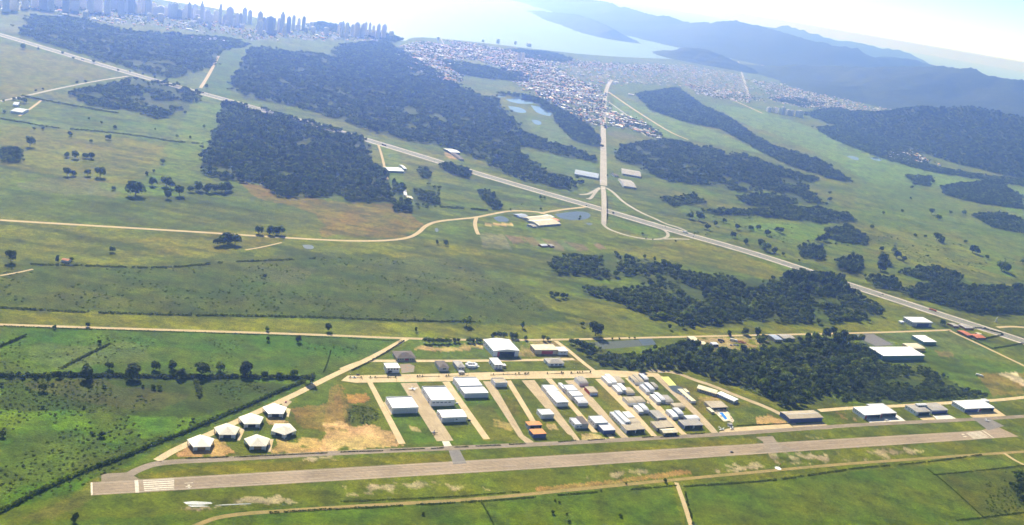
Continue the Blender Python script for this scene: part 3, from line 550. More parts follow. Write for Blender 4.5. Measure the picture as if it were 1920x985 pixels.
road('gravel_track', [(340,1000),(372,983),(420,966),(560,956),(760,944),(900,936),(1050,921),(1200,906),(1285,898),(1400,887),(1560,872),(1700,862),(1800,855),(1920,847),(2000,842)], 5.5, M['track'], .05)
road('gravel_track', [(1268,905),(1274,920),(1283,945),(1297,990)], 5, M['dirt'], .06); road('gravel_track', [(1883,850),(1900,862),(1925,874)], 5, M['dirt'], .06)
# runway, taxiway and their markings
flat('runway', [(171,904.5),(1000,856.5),(1840,807.5),(1866,798),(1910,819),(1000,880),(171,929.3)], M['asphalt'], .05)
flat('turn_pad', [(190,889),(240,886),(262,899),(190,903.4)], M['taxi'], .045)
road('taxiway', [(236,894),(262,879),(300,867),(420,861.5),(640,849),(860,840),(1080,830),(1200,823),(1350,815),(1480,806),(1620,796),(1800,788),(1920,781),(1990,777)], 9, M['taxi'], .06)
flat('taxi_link', [(841,845),(862,844),(875,869),(850,871)], M['dark_asphalt'], .055)
flat('taxi_link', [(1417,820),(1449,818),(1456,828),(1475,838),(1500,846),(1400,851),(1428,844),(1434,836),(1430,828)], M['taxi'], .055)
flat('taxi_link', px(V5, [(860,735),(970,738),(1060,785),(960,812),(935,790)]), M['dark_asphalt'], .065)
paint = []
U = np.array([math.sin(R(64.4)), math.cos(R(64.4))]); W = np.array([-U[1], U[0]])
def bar(p, q, wd): g = Gs([p, q]); paint.append(strip_VF(g, wd, 0, .085))
bar((255.5,900.5), (257.5,924), 3.2); bar((171.6,905), (172.2,928.8), 1.6)
a0, a1, b0, b1 = (268,900.3), (326,896.8), (271,923), (327,920)
for k in range(6):
    t = (k+.35)/6; bar((a0[0]+(b0[0]-a0[0])*t, a0[1]+(b0[1]-a0[1])*t), (a1[0]+(b1[0]-a1[0])*t, a1[1]+(b1[1]-a1[1])*t), 1.9)
bar((346,906.5), (362,905.5), .9); bar((348,913), (359,912.3), 1.2); bar((353.5,909), (355.5,917), 2.0); bar((351,916), (357,915.6), 1.0)
a0, a1, b0, b1 = (1811,812), (1838,808.2), (1826,824), (1855,820.5)
for k in range(6):
    t = (k+.5)/6; bar((a0[0]+(b0[0]-a0[0])*t, a0[1]+(b0[1]-a0[1])*t), (a1[0]+(b1[0]-a1[0])*t, a1[1]+(b1[1]-a1[1])*t), 1.5)
bar((1842,807), (1863,821.5), 2.0); bar((1803,815), (1808,814.5), 2.0); bar((1806,819), (1812,818.5), 2.0)
V, Fq = join_VF(paint); me = raw_mesh('runway_marking', V, Fq, [M['paint']]); [me.flip_normals() if me.polygons[0].normal.z < 0 else None]; tag(link('runway_marking', me), kind='structure')
cl = resample(Gs([(400,910),(1800,818)]), 30); V, Fq = join_VF([strip_VF(np.array([a, a*.5+b*.5]), .4, 0, .085) for a, b in zip(cl[:-1], cl[1:])])
M['worn_paint'] = mat('worn_paint', (.40, .35, .28), .85, .2, .4); tag(link('centre_line', raw_mesh('centre_line', V, Fq[:, ::-1], [M['worn_paint']])), kind='structure')
V, Fq = join_VF([strip_VF(Gs([(180,906.5),(1000,858.6),(1836,809.6)]), .5, 0, .085), strip_VF(Gs([(180,926.6),(1000,878.2),(1895,818.4)]), .5, 0, .085)])
tag(link('edge_line', raw_mesh('edge_line', V, Fq[:, ::-1], [M['worn_paint']])), kind='structure')
# streets and taxi lanes of the air park
flat('street', px(V2, [(-2,432),(45,396),(700,382),(1213,368)])+px(V3, [(380,362),(560,360),(640,355),(950,372),(1040,382),(1060,402),(800,408),(640,411),(0,420)])+px(V2, [(700,437),(100,447)]), M['conc'], .05)
road('street', px(V2, [(0,352),(90,315),(165,291),(300,291),(700,292),(1000,290),(1213,287)])+px(V3, [(200,285),(440,279)]), 7, M['conc'], .055, sm=1)
road('street', px(V3, [(310,150),(400,215),(520,315),(600,375),(640,405)]), 7, M['conc'], .055, sm=0)
for m, p in (('conc', px(V2, [(185,446),(222,445),(457,880),(408,882)])), ('conc2', px(V2, [(420,450),(535,447),(797,858),(678,862)])), ('white_conc', px(V2, [(715,863),(765,861),(795,912),(738,918)])), ('conc', px(V2, [(718,441),(768,438),(1057,846),(1010,850)])),
             ('conc2', px(V2, [(1005,437),(1075,437),(1295,820),(1364,865),(1370,885),(1330,890),(1262,835)])), ('conc', px(V2, [(1165,432),(1205,430),(1364,690),(1420,790),(1375,775),(1300,650)])), ('conc2', px(V3, [(68,430),(160,428),(420,770),(490,865),(455,875),(420,820),(395,812)])),
             ('conc', px(V3, [(238,418),(282,418),(610,800),(570,800)])), ('conc2', px(V3, [(375,432),(462,425),(780,790),(845,852),(795,856),(740,800)])), ('conc', px(V3, [(590,420),(668,420),(1000,790),(1048,842),(1008,846),(960,790)])),
             ('conc', px(V3, [(800,412),(870,408),(1215,790),(1262,828),(1222,832),(1170,785)])), ('conc2', px(V3, [(985,385),(1068,400),(1364,690),(1430,760),(1475,815),(1425,812),(1300,680)])), ('conc', px(V4, [(555,805),(572,820),(1112,780),(1055,738),(640,768),(575,785)])),
             ('conc2', px(V4, [(1085,745),(1300,725),(1370,775),(1120,785)])), ('white_conc', px(Vq, [(60,240),(600,310),(745,415),(290,442),(255,400)])), ('conc', px(Vq, [(860,335),(1040,330),(1110,395),(950,402)])), ('white_conc', px(Vq, [(1050,325),(1240,312),(1370,378),(1115,393)])),
             ('conc', px(Vq, [(1285,165),(1320,150),(1460,260),(1830,240),(1960,330),(1560,362)])), ('conc', px(V3, [(270,870),(360,862),(345,890),(255,893)])), ('conc', px(V3, [(670,815),(705,812),(750,862),(712,862)])),
             ('conc', px(V2, [(300,585),(328,583),(372,672),(348,675)])), ('conc2', px(Vr, [(1490,70),(1590,62),(1705,110),(1620,190),(1560,170)])), ('conc', px(Vr, [(890,505),(975,545),(900,710),(860,705)])), ('conc', px(Vr, [(1345,685),(1420,690),(1375,880),(1325,880)])), ('conc', px(Vr, [(1615,205),(1685,220),(1650,350),(1610,330)])),
             ('conc', px(Vg, [(45,600),(100,640),(60,660),(20,640)]))):
    flat('taxi_lane', p, M[m], .045)
M['rubble'] = mat('stone_paving', (.22, .20, .15), .95, .35, .8, col2=(.30, .17, .10), c2scale=.15); flat('paved_yard', px(Vj, [(355,520),(575,505),(690,560),(670,690),(400,720)]), M['rubble'], .05)
M['court'] = mat('turf_court', (.62, .66, .16), .9, .06, .2); flat('sports_court', px(Vg, [(285,168),(425,163),(625,378),(515,392)]), M['court'], .06)
M['lot'] = mat('grey_gravel', (.15, .14, .13), .95, .15, .3); flat('gravel_lot', px(V5, [(150,222),(255,218),(380,288),(270,292),(200,260)]), M['lot'], .05)
road('perimeter_road', px(V4, [(60,362),(240,368),(400,432),(500,462),(700,545),(900,620),(1040,690),(1120,770)]), 9, M['conc2'], .05, sm=1)
road('perimeter_road', px(V5, [(-80,690),(0,683),(140,672),(450,660),(740,640),(1000,628),(1182,608),(1300,595)]), 8, M['conc'], .05)
flat('pond', [(1107,643),(1200,637),(1222,638),(1228,647),(1160,653),(1130,655)], mat('green_water', (.06, .072, .05), .6, .15, .1, spec=.2), .06)
flat('pond', [(1197,636),(1222,635),(1231,646),(1205,648)], M['pond'], .09)

# ================================================================== BUILDINGS
M['w_white'] = mat('white_wall', (.70, .71, .74), .7, .06, .15, col2=(.58, .56, .54), c2scale=.08, c2t=(.55, .8))
M['w_grey'] = mat('grey_wall', (.42, .42, .45), .7, .08, .2); M['w_tan'] = mat('tan_wall', (.50, .42, .30), .8, .1, .2); M['w_red'] = mat('red_wall', (.45, .06, .03), .7, .1, .3); M['w_blue'] = mat('blue_wall', (.10, .14, .34), .6, .1, .2)
M['w_brick'] = mat('brick_wall', (.30, .12, .07), .85, .2, .8); M['w_green'] = mat('green_wall', (.12, .22, .18), .7, .1, .3); M['w_yellow'] = mat('yellow_wall', (.70, .45, .03), .7, .08, .3)
RIB = (.43, .90, 0)
M['r_white'] = mat('white_sheet_roof', (.78, .78, .77), .55, .03, .1, streak=(R(115.6), 9, 1.1, 0.05), stripes=((.9, -.43, 0), 1.2, .02)); M['r_cream'] = mat('cream_roof', (.66, .58, .40), .7, .06, .15, streak=(R(115.6), 9, 1.1, 0.12), stripes=((.9, -.43, 0), 1.2, .04), col2=(.56, .50, .36), c2scale=.08)
M['r_tan'] = mat('weathered_tan_roof', (.43, .36, .25), .8, .12, .2, streak=(R(115.6), 9, 1.1, 0.22), stripes=((.9, -.43, 0), 1.1, .06), col2=(.35, .29, .21), c2scale=.1); M['r_grey'] = mat('weathered_grey_roof', (.36, .33, .29), .8, .12, .2, streak=(R(115.6), 9, 1.1, 0.22), stripes=((.9, -.43, 0), 1.1, .06), col2=(.28, .26, .24), c2scale=.1)
M['r_lilac'] = mat('pale_grey_roof', (.55, .55, .58), .6, .06, .2, streak=(R(115.6), 9, 1.1, 0.08), stripes=((.9, -.43, 0), 1.2, .03)); M['r_dark'] = mat('dark_tile_roof', (.13, .105, .09), .85, .2, .8, streak=(R(115.6), 9, 1.1, 0.2), stripes=((.43, .9, 0), .8, .1)); M['r_orange'] = mat('orange_tile_roof', (.62, .26, .09), .85, .12, .5, streak=(R(115.6), 9, 1.1, 0.15), stripes=((.43, .9, 0), .8, .08))
M['r_red'] = mat('red_roof', (.42, .13, .06), .85, .15, .4); M['r_blue'] = mat('blue_grey_roof', (.30, .34, .42), .7, .1, .3)
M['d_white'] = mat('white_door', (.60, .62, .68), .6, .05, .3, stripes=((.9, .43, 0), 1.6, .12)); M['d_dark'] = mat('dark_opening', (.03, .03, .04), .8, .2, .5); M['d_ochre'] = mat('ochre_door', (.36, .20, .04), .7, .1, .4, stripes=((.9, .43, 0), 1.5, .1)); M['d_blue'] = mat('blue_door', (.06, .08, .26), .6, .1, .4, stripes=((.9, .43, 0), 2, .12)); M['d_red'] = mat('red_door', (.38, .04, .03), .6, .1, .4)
M['glass'] = mat('window_glass', (.035, .05, .07), .12, .1, .3, spec=.6); M['trim'] = mat('metal_trim', (.62, .62, .64), .5, .06, .4); M['trim_dark'] = mat('dark_trim', (.10, .10, .11), .6, .1, .4); M['rust'] = mat('rusty_metal', (.30, .14, .07), .8, .25, .6)
class MB:                                     # collects boxes and faces, becomes one mesh
    def __init__(s): s.V, s.F, s.M = [], [], []
    def face(s, pts, mi=0): o = len(s.V); s.V += [tuple(p) for p in pts]; s.F.append(list(range(o, o+len(pts)))); s.M.append(mi); return s
    def box(s, x0, x1, y0, y1, z0, z1, mi=0):
        o = len(s.V); s.V += [(x, y, z) for z in (z0, z1) for y in (y0, y1) for x in (x0, x1)]
        for f in ((0, 2, 3, 1), (4, 5, 7, 6), (0, 1, 5, 4), (2, 6, 7, 3), (0, 4, 6, 2), (1, 3, 7, 5)): s.F.append([o+i for i in f]); s.M.append(mi)
        return s
    def prism(s, poly, z0, z1, mi=0):
        n = len(poly); s.face([(x, y, z1) for x, y in poly], mi); s.face([(x, y, z0) for x, y in poly][::-1], mi)
        for i in range(n): a, b = poly[i], poly[(i+1) % n]; s.face([(*a, z0), (*b, z0), (*b, z1), (*a, z1)], mi)
        return s
    def tube(s, p, q, r0, r1=None, n=8, mi=0):
        r1 = r0 if r1 is None else r1; p = np.array(p, float); q = np.array(q, float); d = q-p; d /= np.linalg.norm(d); a = np.cross(d, (.31, .17, .93)); a /= np.linalg.norm(a); b = np.cross(d, a); o = len(s.V)
        for c, r in ((p, r0), (q, r1)):
            for k in range(n): t = 2*math.pi*k/n; s.V.append(tuple(c+r*(a*math.cos(t)+b*math.sin(t))))
        for k in range(n): s.F.append([o+k, o+(k+1) % n, o+n+(k+1) % n, o+n+k]); s.M.append(mi)
        s.F.append([o+k for k in range(n)][::-1]); s.M.append(mi); s.F.append([o+n+k for k in range(n)]); s.M.append(mi); return s
    def loft(s, rings, mi=0, caps=True):       # rings: equal-length lists of points
        o = len(s.V); n = len(rings[0])
        for r in rings: s.V += [tuple(p) for p in r]
        for i in range(len(rings)-1):
            for k in range(n): a = o+i*n+k; b = o+i*n+(k+1) % n; s.F.append([a, b, b+n, a+n]); s.M.append(mi)
        if caps: s.F.append([o+k for k in range(n)][::-1]); s.M.append(mi); s.F.append([o+(len(rings)-1)*n+k for k in range(n)]); s.M.append(mi)
        return s
    def mesh(s, name, mats): return raw_mesh(name, s.V, s.F, mats if isinstance(mats, (list, tuple)) else [mats], s.M)
    def build(s, name, mats, parent=None): return link(name, s.mesh(name, mats), parent)
RZ = R(25.6)
def roof_fn(kind, w, d, h, rise):
    if kind == 'gable_y': return lambda x, y: h+rise*(1-abs(2*x/w-1))
    if kind == 'gable_x': return lambda x, y: h+rise*(1-abs(2*y/d-1))
    if kind == 'barrel_y': return lambda x, y: h+rise*max(0, 1-abs(2*x/w-1)**2.2)
    if kind == 'barrel_x': return lambda x, y: h+rise*max(0, 1-abs(2*y/d-1)**2.6)
    if kind == 'curve': return lambda x, y: h-rise*max(0, 1-y/(.38*d))**2 if y < .38*d else h    # front edge rolled down
    if kind == 'hip': return lambda x, y: h+rise*min(1, 2.2*min(x, w-x, y, d-y)/min(w, d))
    if kind == 'mono': return lambda x, y: h+rise*y/d
    return lambda x, y: h
def building(name, label, cat, w, d, h, loc, rz, roof='mono', rise=.8, wm='w_white', rm='r_white', over=.25, door=None, windows=(), side=0, parapet=0, cap=False, vents=0, group=None, side_door=None, steps=None):
    t = empty(name, (*loc, 0), rz); tag(t, label, cat, group); fn = roof_fn(roof, w, d, h, rise); eps = .12; B = MB()
    def top(x, y): return fn(min(max(x, 0), w), min(max(y, 0), d))-eps if not parapet else h+parapet
    nx = 2 if roof in ('mono', 'gable_x', 'flat', 'curve', 'barrel_x') else 12; ny = 2 if roof in ('gable_y', 'flat', 'barrel_y', 'mono') else 12
    if roof in ('gable_y',): nx = 3
    if roof == 'gable_x': ny = 3
    if roof == 'hip': nx = ny = 23
    def side_wall(p, q, n, hole=None):
        p = np.array(p, float); q = np.array(q, float)
        for i in range(n-1):
            a = p+(q-p)*i/(n-1); b = p+(q-p)*(i+1)/(n-1)
            B.face([(*a, 0), (*b, 0), (*b, top(*b)), (*a, top(*a))])
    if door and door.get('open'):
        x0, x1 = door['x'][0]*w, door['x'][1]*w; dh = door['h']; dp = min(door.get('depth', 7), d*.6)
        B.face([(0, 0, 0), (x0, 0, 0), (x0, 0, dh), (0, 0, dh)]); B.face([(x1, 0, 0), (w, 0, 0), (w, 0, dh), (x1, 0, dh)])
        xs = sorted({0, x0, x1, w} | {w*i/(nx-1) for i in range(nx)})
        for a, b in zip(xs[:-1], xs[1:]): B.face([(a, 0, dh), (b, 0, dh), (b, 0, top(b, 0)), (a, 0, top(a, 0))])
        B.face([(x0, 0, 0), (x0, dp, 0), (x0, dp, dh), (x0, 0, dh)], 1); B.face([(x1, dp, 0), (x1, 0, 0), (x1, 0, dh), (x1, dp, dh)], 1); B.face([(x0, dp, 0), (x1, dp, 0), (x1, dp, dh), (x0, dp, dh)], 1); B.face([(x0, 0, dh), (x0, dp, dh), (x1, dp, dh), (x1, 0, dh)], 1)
    else: side_wall((0, 0), (w, 0), nx)
    side_wall((w, 0), (w, d), ny); side_wall((w, d), (0, d), nx); side_wall((0, d), (0, 0), ny)
    if parapet:
        k = .3
        for bx in ((0, w, 0, k), (0, w, d-k, d), (0, k, k, d-k), (w-k, w, k, d-k)): B.box(bx[0]+.01, bx[1]-.01, bx[2]+.01, bx[3]-.01, h-.3, h+parapet-.004)
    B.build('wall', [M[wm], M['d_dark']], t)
    Rm = MB(); o = -.32 if parapet else over; X = np.linspace(-o, w+o, nx); Y = np.linspace(-o, d+o, ny); ht = .14
    z = lambda x, y, b=0: fn(min(max(x, 0), w), min(max(y, 0), d))-b
    for i in range(nx-1):
        for j in range(ny-1):
            q = [(X[i], Y[j]), (X[i+1], Y[j]), (X[i+1], Y[j+1]), (X[i], Y[j+1])]; Rm.face([(x, y, z(x, y)+.02) for x, y in q]); Rm.face([(x, y, z(x, y, ht)) for x, y in q][::-1])
    for j, yy in ((0, Y[0]), (1, Y[-1])):
        for i in range(nx-1): a, b = (X[i], X[i+1]) if j == 0 else (X[i+1], X[i]); Rm.face([(a, yy, z(a, yy, ht)), (b, yy, z(b, yy, ht)), (b, yy, z(b, yy)+.02), (a, yy, z(a, yy)+.02)])
    for j, xx in ((1, X[0]), (0, X[-1])):
        for i in range(ny-1): a, b = (Y[i], Y[i+1]) if j == 0 else (Y[i+1], Y[i]); Rm.face([(xx, a, z(xx, a, ht)), (xx, b, z(xx, b, ht)), (xx, b, z(xx, b)+.02), (xx, a, z(xx, a)+.02)])
    rf = Rm.build('roof', M[rm], t)
    if cap:
        if roof == 'gable_y': MB().box(w/2-.3, w/2+.3, -o-.03, d+o+.03, h+rise+.0, h+rise+.1).build('ridge_cap', M['trim'], rf)
        elif roof == 'gable_x': MB().box(-o-.03, w+o+.03, d/2-.3, d/2+.3, h+rise+.0, h+rise+.1).build('ridge_cap', M['trim'], rf)
    for k in range(vents): x = w*(k+.6)/(vents+.2); MB().box(x-.5, x+.5, d*.3-.5, d*.3+.5, z(x, d*.3)-.05, z(x, d*.3)+.55).build('roof_vent', M['trim'], rf)
    if door:
        x0, x1 = door['x'][0]*w, door['x'][1]*w; dh = door['h']; m = door.get('m', 'd_white')
        if door.get('open'):
            D = MB(); n = 2
            for k in range(n): D.box(x0+.3+k*.12, x0+.3+(x1-x0)*.12+k*.12, .5+k*.35, .62+k*.35, .02, dh-.05)
            D.build('hangar_door', M[m], t); MB().box(x0-.1, x1+.1, -.12, -.005, dh, dh+.35).build('door_rail', M['trim_dark'], t)
        else:
            n = max(2, int((x1-x0)/4)); D = MB()
            for k in range(n): a = x0+(x1-x0)*k/n; b = x0+(x1-x0)*(k+1)/n; D.box(a+.04, b-.04, -.14-(k % 2)*.08, -.02, .03, dh)
            D.build('hangar_door', M[m], t)
    for wx0, wx1, wz0, wz1, n in windows:       # rows of windows in the front wall: fractions of the width, heights, count
        for k in range(n):
            a = w*(wx0+(wx1-wx0)*k/n); b = w*(wx0+(wx1-wx0)*(k+1)/n); g = (b-a)*.18; a += g; b -= g; q = MB(); q.box(a, b, -.05, .02, wz0, wz1, 1)
            for bx in ((a-.1, a, wz0-.1, wz1+.1), (b, b+.1, wz0-.1, wz1+.1), (a, b, wz1, wz1+.1), (a, b, wz0-.1, wz0)): q.box(bx[0], bx[1], -.1, .02, bx[2], bx[3], 0)
            q.build('window', [M['trim'], M['glass']], t)
    for k in range(side):                        # windows along the left-hand wall
        a = d*(k+.3)/side; b = d*(k+.7)/side; MB().box(-.06, .02, a, b, h*.5, h*.5+1.1, 0).build('window', [M['glass']], t)
    if side_door: MB().box(-.07, .02, d*side_door, d*side_door+2.4, .02, 2.3).build('door', M['d_dark'], t)
    return t
def from_roof(FL, FR, BL, h, align=True):       # plan of a building from three of its eaves corners
    a, b, c = G(*FL, h), G(*FR, h), G(*BL, h)
    if align: u, v, rz = U, W, RZ
    else: u = (b-a)/np.hypot(*(b-a)); v = np.array([-u[1], u[0]]); rz = math.atan2(u[1], u[0])
    return float((b-a)@u), float((c-a)@v), tuple(a), rz
def bld(vw, FL, FR, BL, h, label, name='hangar', cat=None, align=True, **k):
    w, d, loc, rz = from_roof(vw(*FL), vw(*FR), vw(*BL), h, align); return building(name, label, cat or name.replace('_', ' '), max(w, 2.5), max(d, 2.5), h, loc, rz, **k)
# --- large hangars of the left-hand lanes
bld(V1, (320,680), (757,660), (225,490), 7, 'white flat-roofed hangar nearest the pentagonal pavilions, between two concrete lanes', roof='mono', rise=-.5, parapet=.5, door=dict(x=(.06,.94), h=5.4), vents=3, side=3)
bld(V1, (975,550), (1380,545), (828,315), 7.6, 'large white hangar with a row of five dark windows in its front wall', roof='mono', rise=-.5, parapet=.6, windows=[(.03,.86,4.2,5.3,5)], side_door=.2, side=2)
bld(V1, (1155,835), (1578,828), (1068,710), 6.4, 'white gable-roofed hangar directly in front of the five-windowed hangar', roof='gable_x', rise=1.3, cap=True, windows=[(.55,.65,3,4,1)], door=dict(x=(.05,.5), h=4.6), side=2)
bld(V2, (841,470), (1003,466), (803,409), 7.2, 'rear half of the white twin hangar, with pale ribbed roof and parapet', roof='mono', rise=-.4, parapet=.5, side=4)
bld(V2, (877,521), (1045,516), (843,478), 6.6, 'front half of the white twin hangar, with panelled doors right across its front', roof='mono', rise=-.3, door=dict(x=(.02,.98), h=5.2), side=3)
bld(V2, (1093,450), (1180,447), (1060,415), 5.6, 'small white box-shaped hangar with a tan roof behind a parapet', roof='flat', parapet=.7, rm='r_tan', door=dict(x=(.1,.9), h=4))
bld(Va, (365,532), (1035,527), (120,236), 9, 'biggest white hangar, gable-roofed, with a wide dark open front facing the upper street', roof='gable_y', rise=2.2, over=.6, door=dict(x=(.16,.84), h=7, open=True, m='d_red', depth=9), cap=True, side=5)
bld(Va, (390,895), (600,890), (235,730), 7, 'white two-storey house with a porch, in front of the biggest hangar', 'house', roof='mono', rise=.4, over=.5, windows=[(.1,.9,4.2,5.4,2),(.1,.9,1.0,2.3,2)], side=3, side_door=.6)
bld(Va, (605,925), (690,920), (570,880), 3.2, 'lean-to porch on the right of the white two-storey house', 'porch', roof='mono', rise=.3, rm='r_lilac', wm='w_tan')
bld(V3, (165,213), (325,210), (135,177), 7, 'cream-roofed hangar with a dark red door beside the biggest hangar', roof='mono', rise=.5, rm='r_cream', wm='w_tan', door=dict(x=(.3,.8), h=5, m='d_red'), side=2)
bld(V3, (332,222), (398,219), (316,193), 6, 'small white annexe right of the cream-roofed hangar', 'annexe', roof='mono', rise=.4, rm='r_lilac', windows=[(.2,.8,3,4,2)])
bld(V3, (262,308), (368,303), (228,272), 4.6, 'white house with grey hipped roof and arched front below the cream-roofed hangar', 'house', roof='hip', rise=2.2, rm='r_grey', over=.7, windows=[(.1,.9,1,3,3)], side_door=.4)
bld(Vj, (290,370), (700,360), (225,225), 4.4, 'wide low house with dark brown hipped roof left of the upper street', 'house', roof='hip', rise=3.2, rm='r_dark', over=1, wm='w_tan', windows=[(.05,.4,1,2.8,3),(.7,.95,1,2.8,2)], door=dict(x=(.45,.65), h=3, m='d_red'))
bld(Vj, (65,595), (350,585), (-10,500), 7.6, 'white two-storey building with overhanging flat roof, beside the stone yard', 'house', roof='mono', rise=.3, over=.8, windows=[(.05,.95,4.4,6.2,4)], door=dict(x=(.08,.45), h=3.2, open=True, depth=4), side=3)
bld(Vj, (1255,590), (1450,572), (1188,440), 5.6, 'small house with dark grey roof and one big white-framed window', 'house', roof='hip', rise=1.8, rm='r_dark', wm='w_grey', over=.6, windows=[(.25,.8,2.4,4.4,1)])
bld(Vj, (1660,580), (1820,572), (1580,440), 5.6, 'grey-roofed house next to the roofless white ring-shaped building', 'house', roof='hip', rise=1.6, rm='r_grey', wm='w_grey', over=.6, windows=[(.1,.9,2.4,4,2)])
def ring_house():
    c = G(*V2(922, 330)); t = empty('unfinished_house', (*c, 0), RZ); tag(t, 'unfinished roofless building with white ring-shaped wall', 'building')
    q = MB(); n = 14
    for k in range(n):
        a0 = 2*math.pi*k/n; a1 = 2*math.pi*(k+1)/n; hh = 3.4+.5*math.sin(k*2.1)
        p = [(8.5*math.cos(a), 6.5*math.sin(a)) for a in (a0, a1)]; r = [(5.2*math.cos(a), 3.7*math.sin(a)) for a in (a1, a0)]; q.prism(p+r, 0, hh)
    q.build('wall', M['w_white'], t); MB().box(-3.5, 3, -2.4, 2.4, 0, .5).build('slab', M['rubble'], t); MB().box(7.5, 11.5, -1.6, .4, 0, .4).build('block_pile', M['w_white'], t)
    MB().box(-7, -3, -6.2, -4.2, 3.4, 3.7).build('beam', M['w_white'], t)
ring_house()
# --- middle lanes
bld(Vd, (500,250), (840,242), (395,105), 5.8, 'small white hangar behind the orange-roofed pair', roof='mono', rise=-.3, parapet=.3, door=dict(x=(.33,.98), h=4.6), side=4)
bld(Vd, (160,528), (515,515), (98,425), 5.8, 'rear hangar of the orange-roofed pair', roof='mono', rise=-.5, rm='r_orange', wm='w_grey', over=.4, door=dict(x=(.03,.97), h=4.4, open=True), side=1)
bld(Vd, (285,762), (625,746), (190,625), 5.2, 'front hangar of the orange-roofed pair, nearest the taxiway', roof='mono', rise=-.4, rm='r_orange', wm='w_blue', over=.4, door=dict(x=(.05,.95), h=4, m='d_blue'), side=2)
bld(Ve, (310,525), (580,515), (190,395), 6, 'rear half of the long white hangar, with bare flat roof', roof='mono', rise=-.3, parapet=.35, side=4)
bld(Ve, (545,795), (805,775), (325,540), 6.2, 'front half of the long white hangar, with a band of dark windows', roof='gable_y', rise=.5, windows=[(.08,.95,3.9,4.7,5)], side=6)
bld(Ve, (790,520), (1030,510), (690,388), 6.5, 'grey-roofed rear hangar of the white three-part row', roof='mono', rise=-.3, rm='r_lilac', parapet=.3, side=2)
bld(Ve, (690,470), (755,462), (620,350), 5, 'narrow white wing left of the grey-roofed rear hangar', 'annexe', roof='mono', rise=.3, windows=[(.2,.8,2.5,3.5,1)])
bld(Ve, (900,645), (1160,640), (795,540), 6.5, 'white-roofed middle hangar of the three-part row', roof='mono', rise=-.2, parapet=.3, side=3)
bld(Ve, (1050,795), (1270,785), (940,655), 5.6, 'front hangar of the three-part row with a dark notch in its roof', roof='curve', rise=1.0, rm='r_lilac', door=dict(x=(.1,.95), h=3.8), windows=[(.02,.12,2,3.2,1)], vents=1, side=2)
bld(Ve, (1078,335), (1178,330), (980,212), 5.6, 'left half of the grey barrel-fronted pair below the street', roof='curve', rise=1.6, rm='r_grey', wm='w_white', over=.1)
bld(Ve, (1182,333), (1277,325), (1085,190), 5.6, 'right half of the grey barrel-fronted pair below the street', roof='curve', rise=1.6, rm='r_grey', wm='w_white', over=.1, side=1)
bld(Ve, (1310,555), (1490,540), (1190,432), 5, 'small hangar with a bright red side wall and tan roof', roof='curve', rise=.8, rm='r_tan', wm='w_red', door=dict(x=(.02,.98), h=3.6))
bld(V3, (450,745), (530,738), (410,697), 5.2, 'small white flat-roofed house between two lanes', 'house', roof='flat', parapet=.6, rm='r_lilac', windows=[(.1,.9,1.5,2.8,3)], side=2)
bld(V3, (500,740), (538,730), (470,688), 6, 'narrow dark-roofed annexe joined to the small white flat-roofed house', 'annexe', roof='mono', rise=.5, rm='r_dark', wm='w_grey')
bld(V3, (590,735), (680,728), (565,684), 7, 'white two-storey house with round cut-out in its roof terrace', 'house', roof='flat', parapet=.6, windows=[(.1,.9,3.5,5,3)], side=3)
bld(V3, (650,785), (735,780), (612,738), 5.4, 'white-roofed hangar with blue door in front of the round cut-out house', roof='mono', rise=.3, rm='r_lilac', wm='w_blue', door=dict(x=(.05,.95), h=4.2, m='d_blue'))
bld(Vh, (310,545), (395,532), (60,275), 4.6, 'long low white wing along the left of the clustered hangars', roof='mono', rise=.4, rm='r_lilac', side=6)
bld(Vh, (395,490), (500,480), (170,238), 8, 'tall narrow white block rising out of the clustered hangars', 'tower_block', 'building', roof='mono', rise=-.3, parapet=.2, windows=[(.1,.9,4.6,5.6,2)])
bld(Vh, (450,395), (590,382), (350,270), 5.4, 'bright white roofed hangar at the back right of the clustered hangars', roof='mono', rise=.2)
bld(Vh, (545,520), (735,508), (490,410), 4.6, 'tan-roofed low hangar in the middle of the clustered hangars', roof='curve', rise=.6, rm='r_tan', wm='w_tan')
bld(Vh, (420,680), (625,662), (330,560), 5.2, 'left of the two tan-roofed hangars at the front of the cluster', roof='mono', rise=.3, rm='r_tan', wm='w_white', over=.5, door=dict(x=(.05,.95), h=4, open=True, m='d_blue'))
bld(Vh, (632,660), (830,642), (560,540), 5.2, 'right of the two tan-roofed hangars at the front of the cluster', roof='mono', rise=.3, rm='r_tan', wm='w_white', over=.5, door=dict(x=(.05,.95), h=4, open=True, m='d_blue'))
# --- right-hand lanes: pairs of units, each unit a building
def unit(vw, FL, FR, BL, h, label, rm='r_white', **k): k.setdefault('roof', 'curve'); k.setdefault('rise', 1.3); k.setdefault('over', .1); return bld(vw, FL, FR, BL, h, label, rm=rm, **k)
unit(Vf, (375,335), (468,325), (265,187), 5, 'lower white unit at the top of the row under the wood', door=dict(x=(.05,.95), h=3.2)); unit(Vf, (475,312), (570,300), (360,140), 6.4, 'taller white unit at the top of the row under the wood', door=dict(x=(.05,.95), h=4)); unit(Vf, (592,325), (760,318), (565,190), 4.8, 'tan unit joined to the topmost white pair', 'r_tan', wm='w_grey')
unit(Vf, (602,530), (703,520), (490,397), 4.8, 'lower bright white unit, second pair down from the wood', door=dict(x=(.05,.95), h=3.2)); unit(Vf, (712,490), (805,480), (600,358), 6.2, 'taller bright white unit, second pair down from the wood', door=dict(x=(.05,.95), h=4)); unit(Vf, (817,565), (990,553), (800,445), 4.6, 'tan unit joined to the second white pair', 'r_tan', wm='w_grey')
unit(Vf, (842,792), (1042,782), (735,665), 5, 'left unit of the broad tan pair above the white twins', 'r_tan', wm='w_white'); unit(Vf, (1050,775), (1240,762), (985,655), 5, 'right unit of the broad tan pair above the white twins', 'r_tan', wm='w_white')
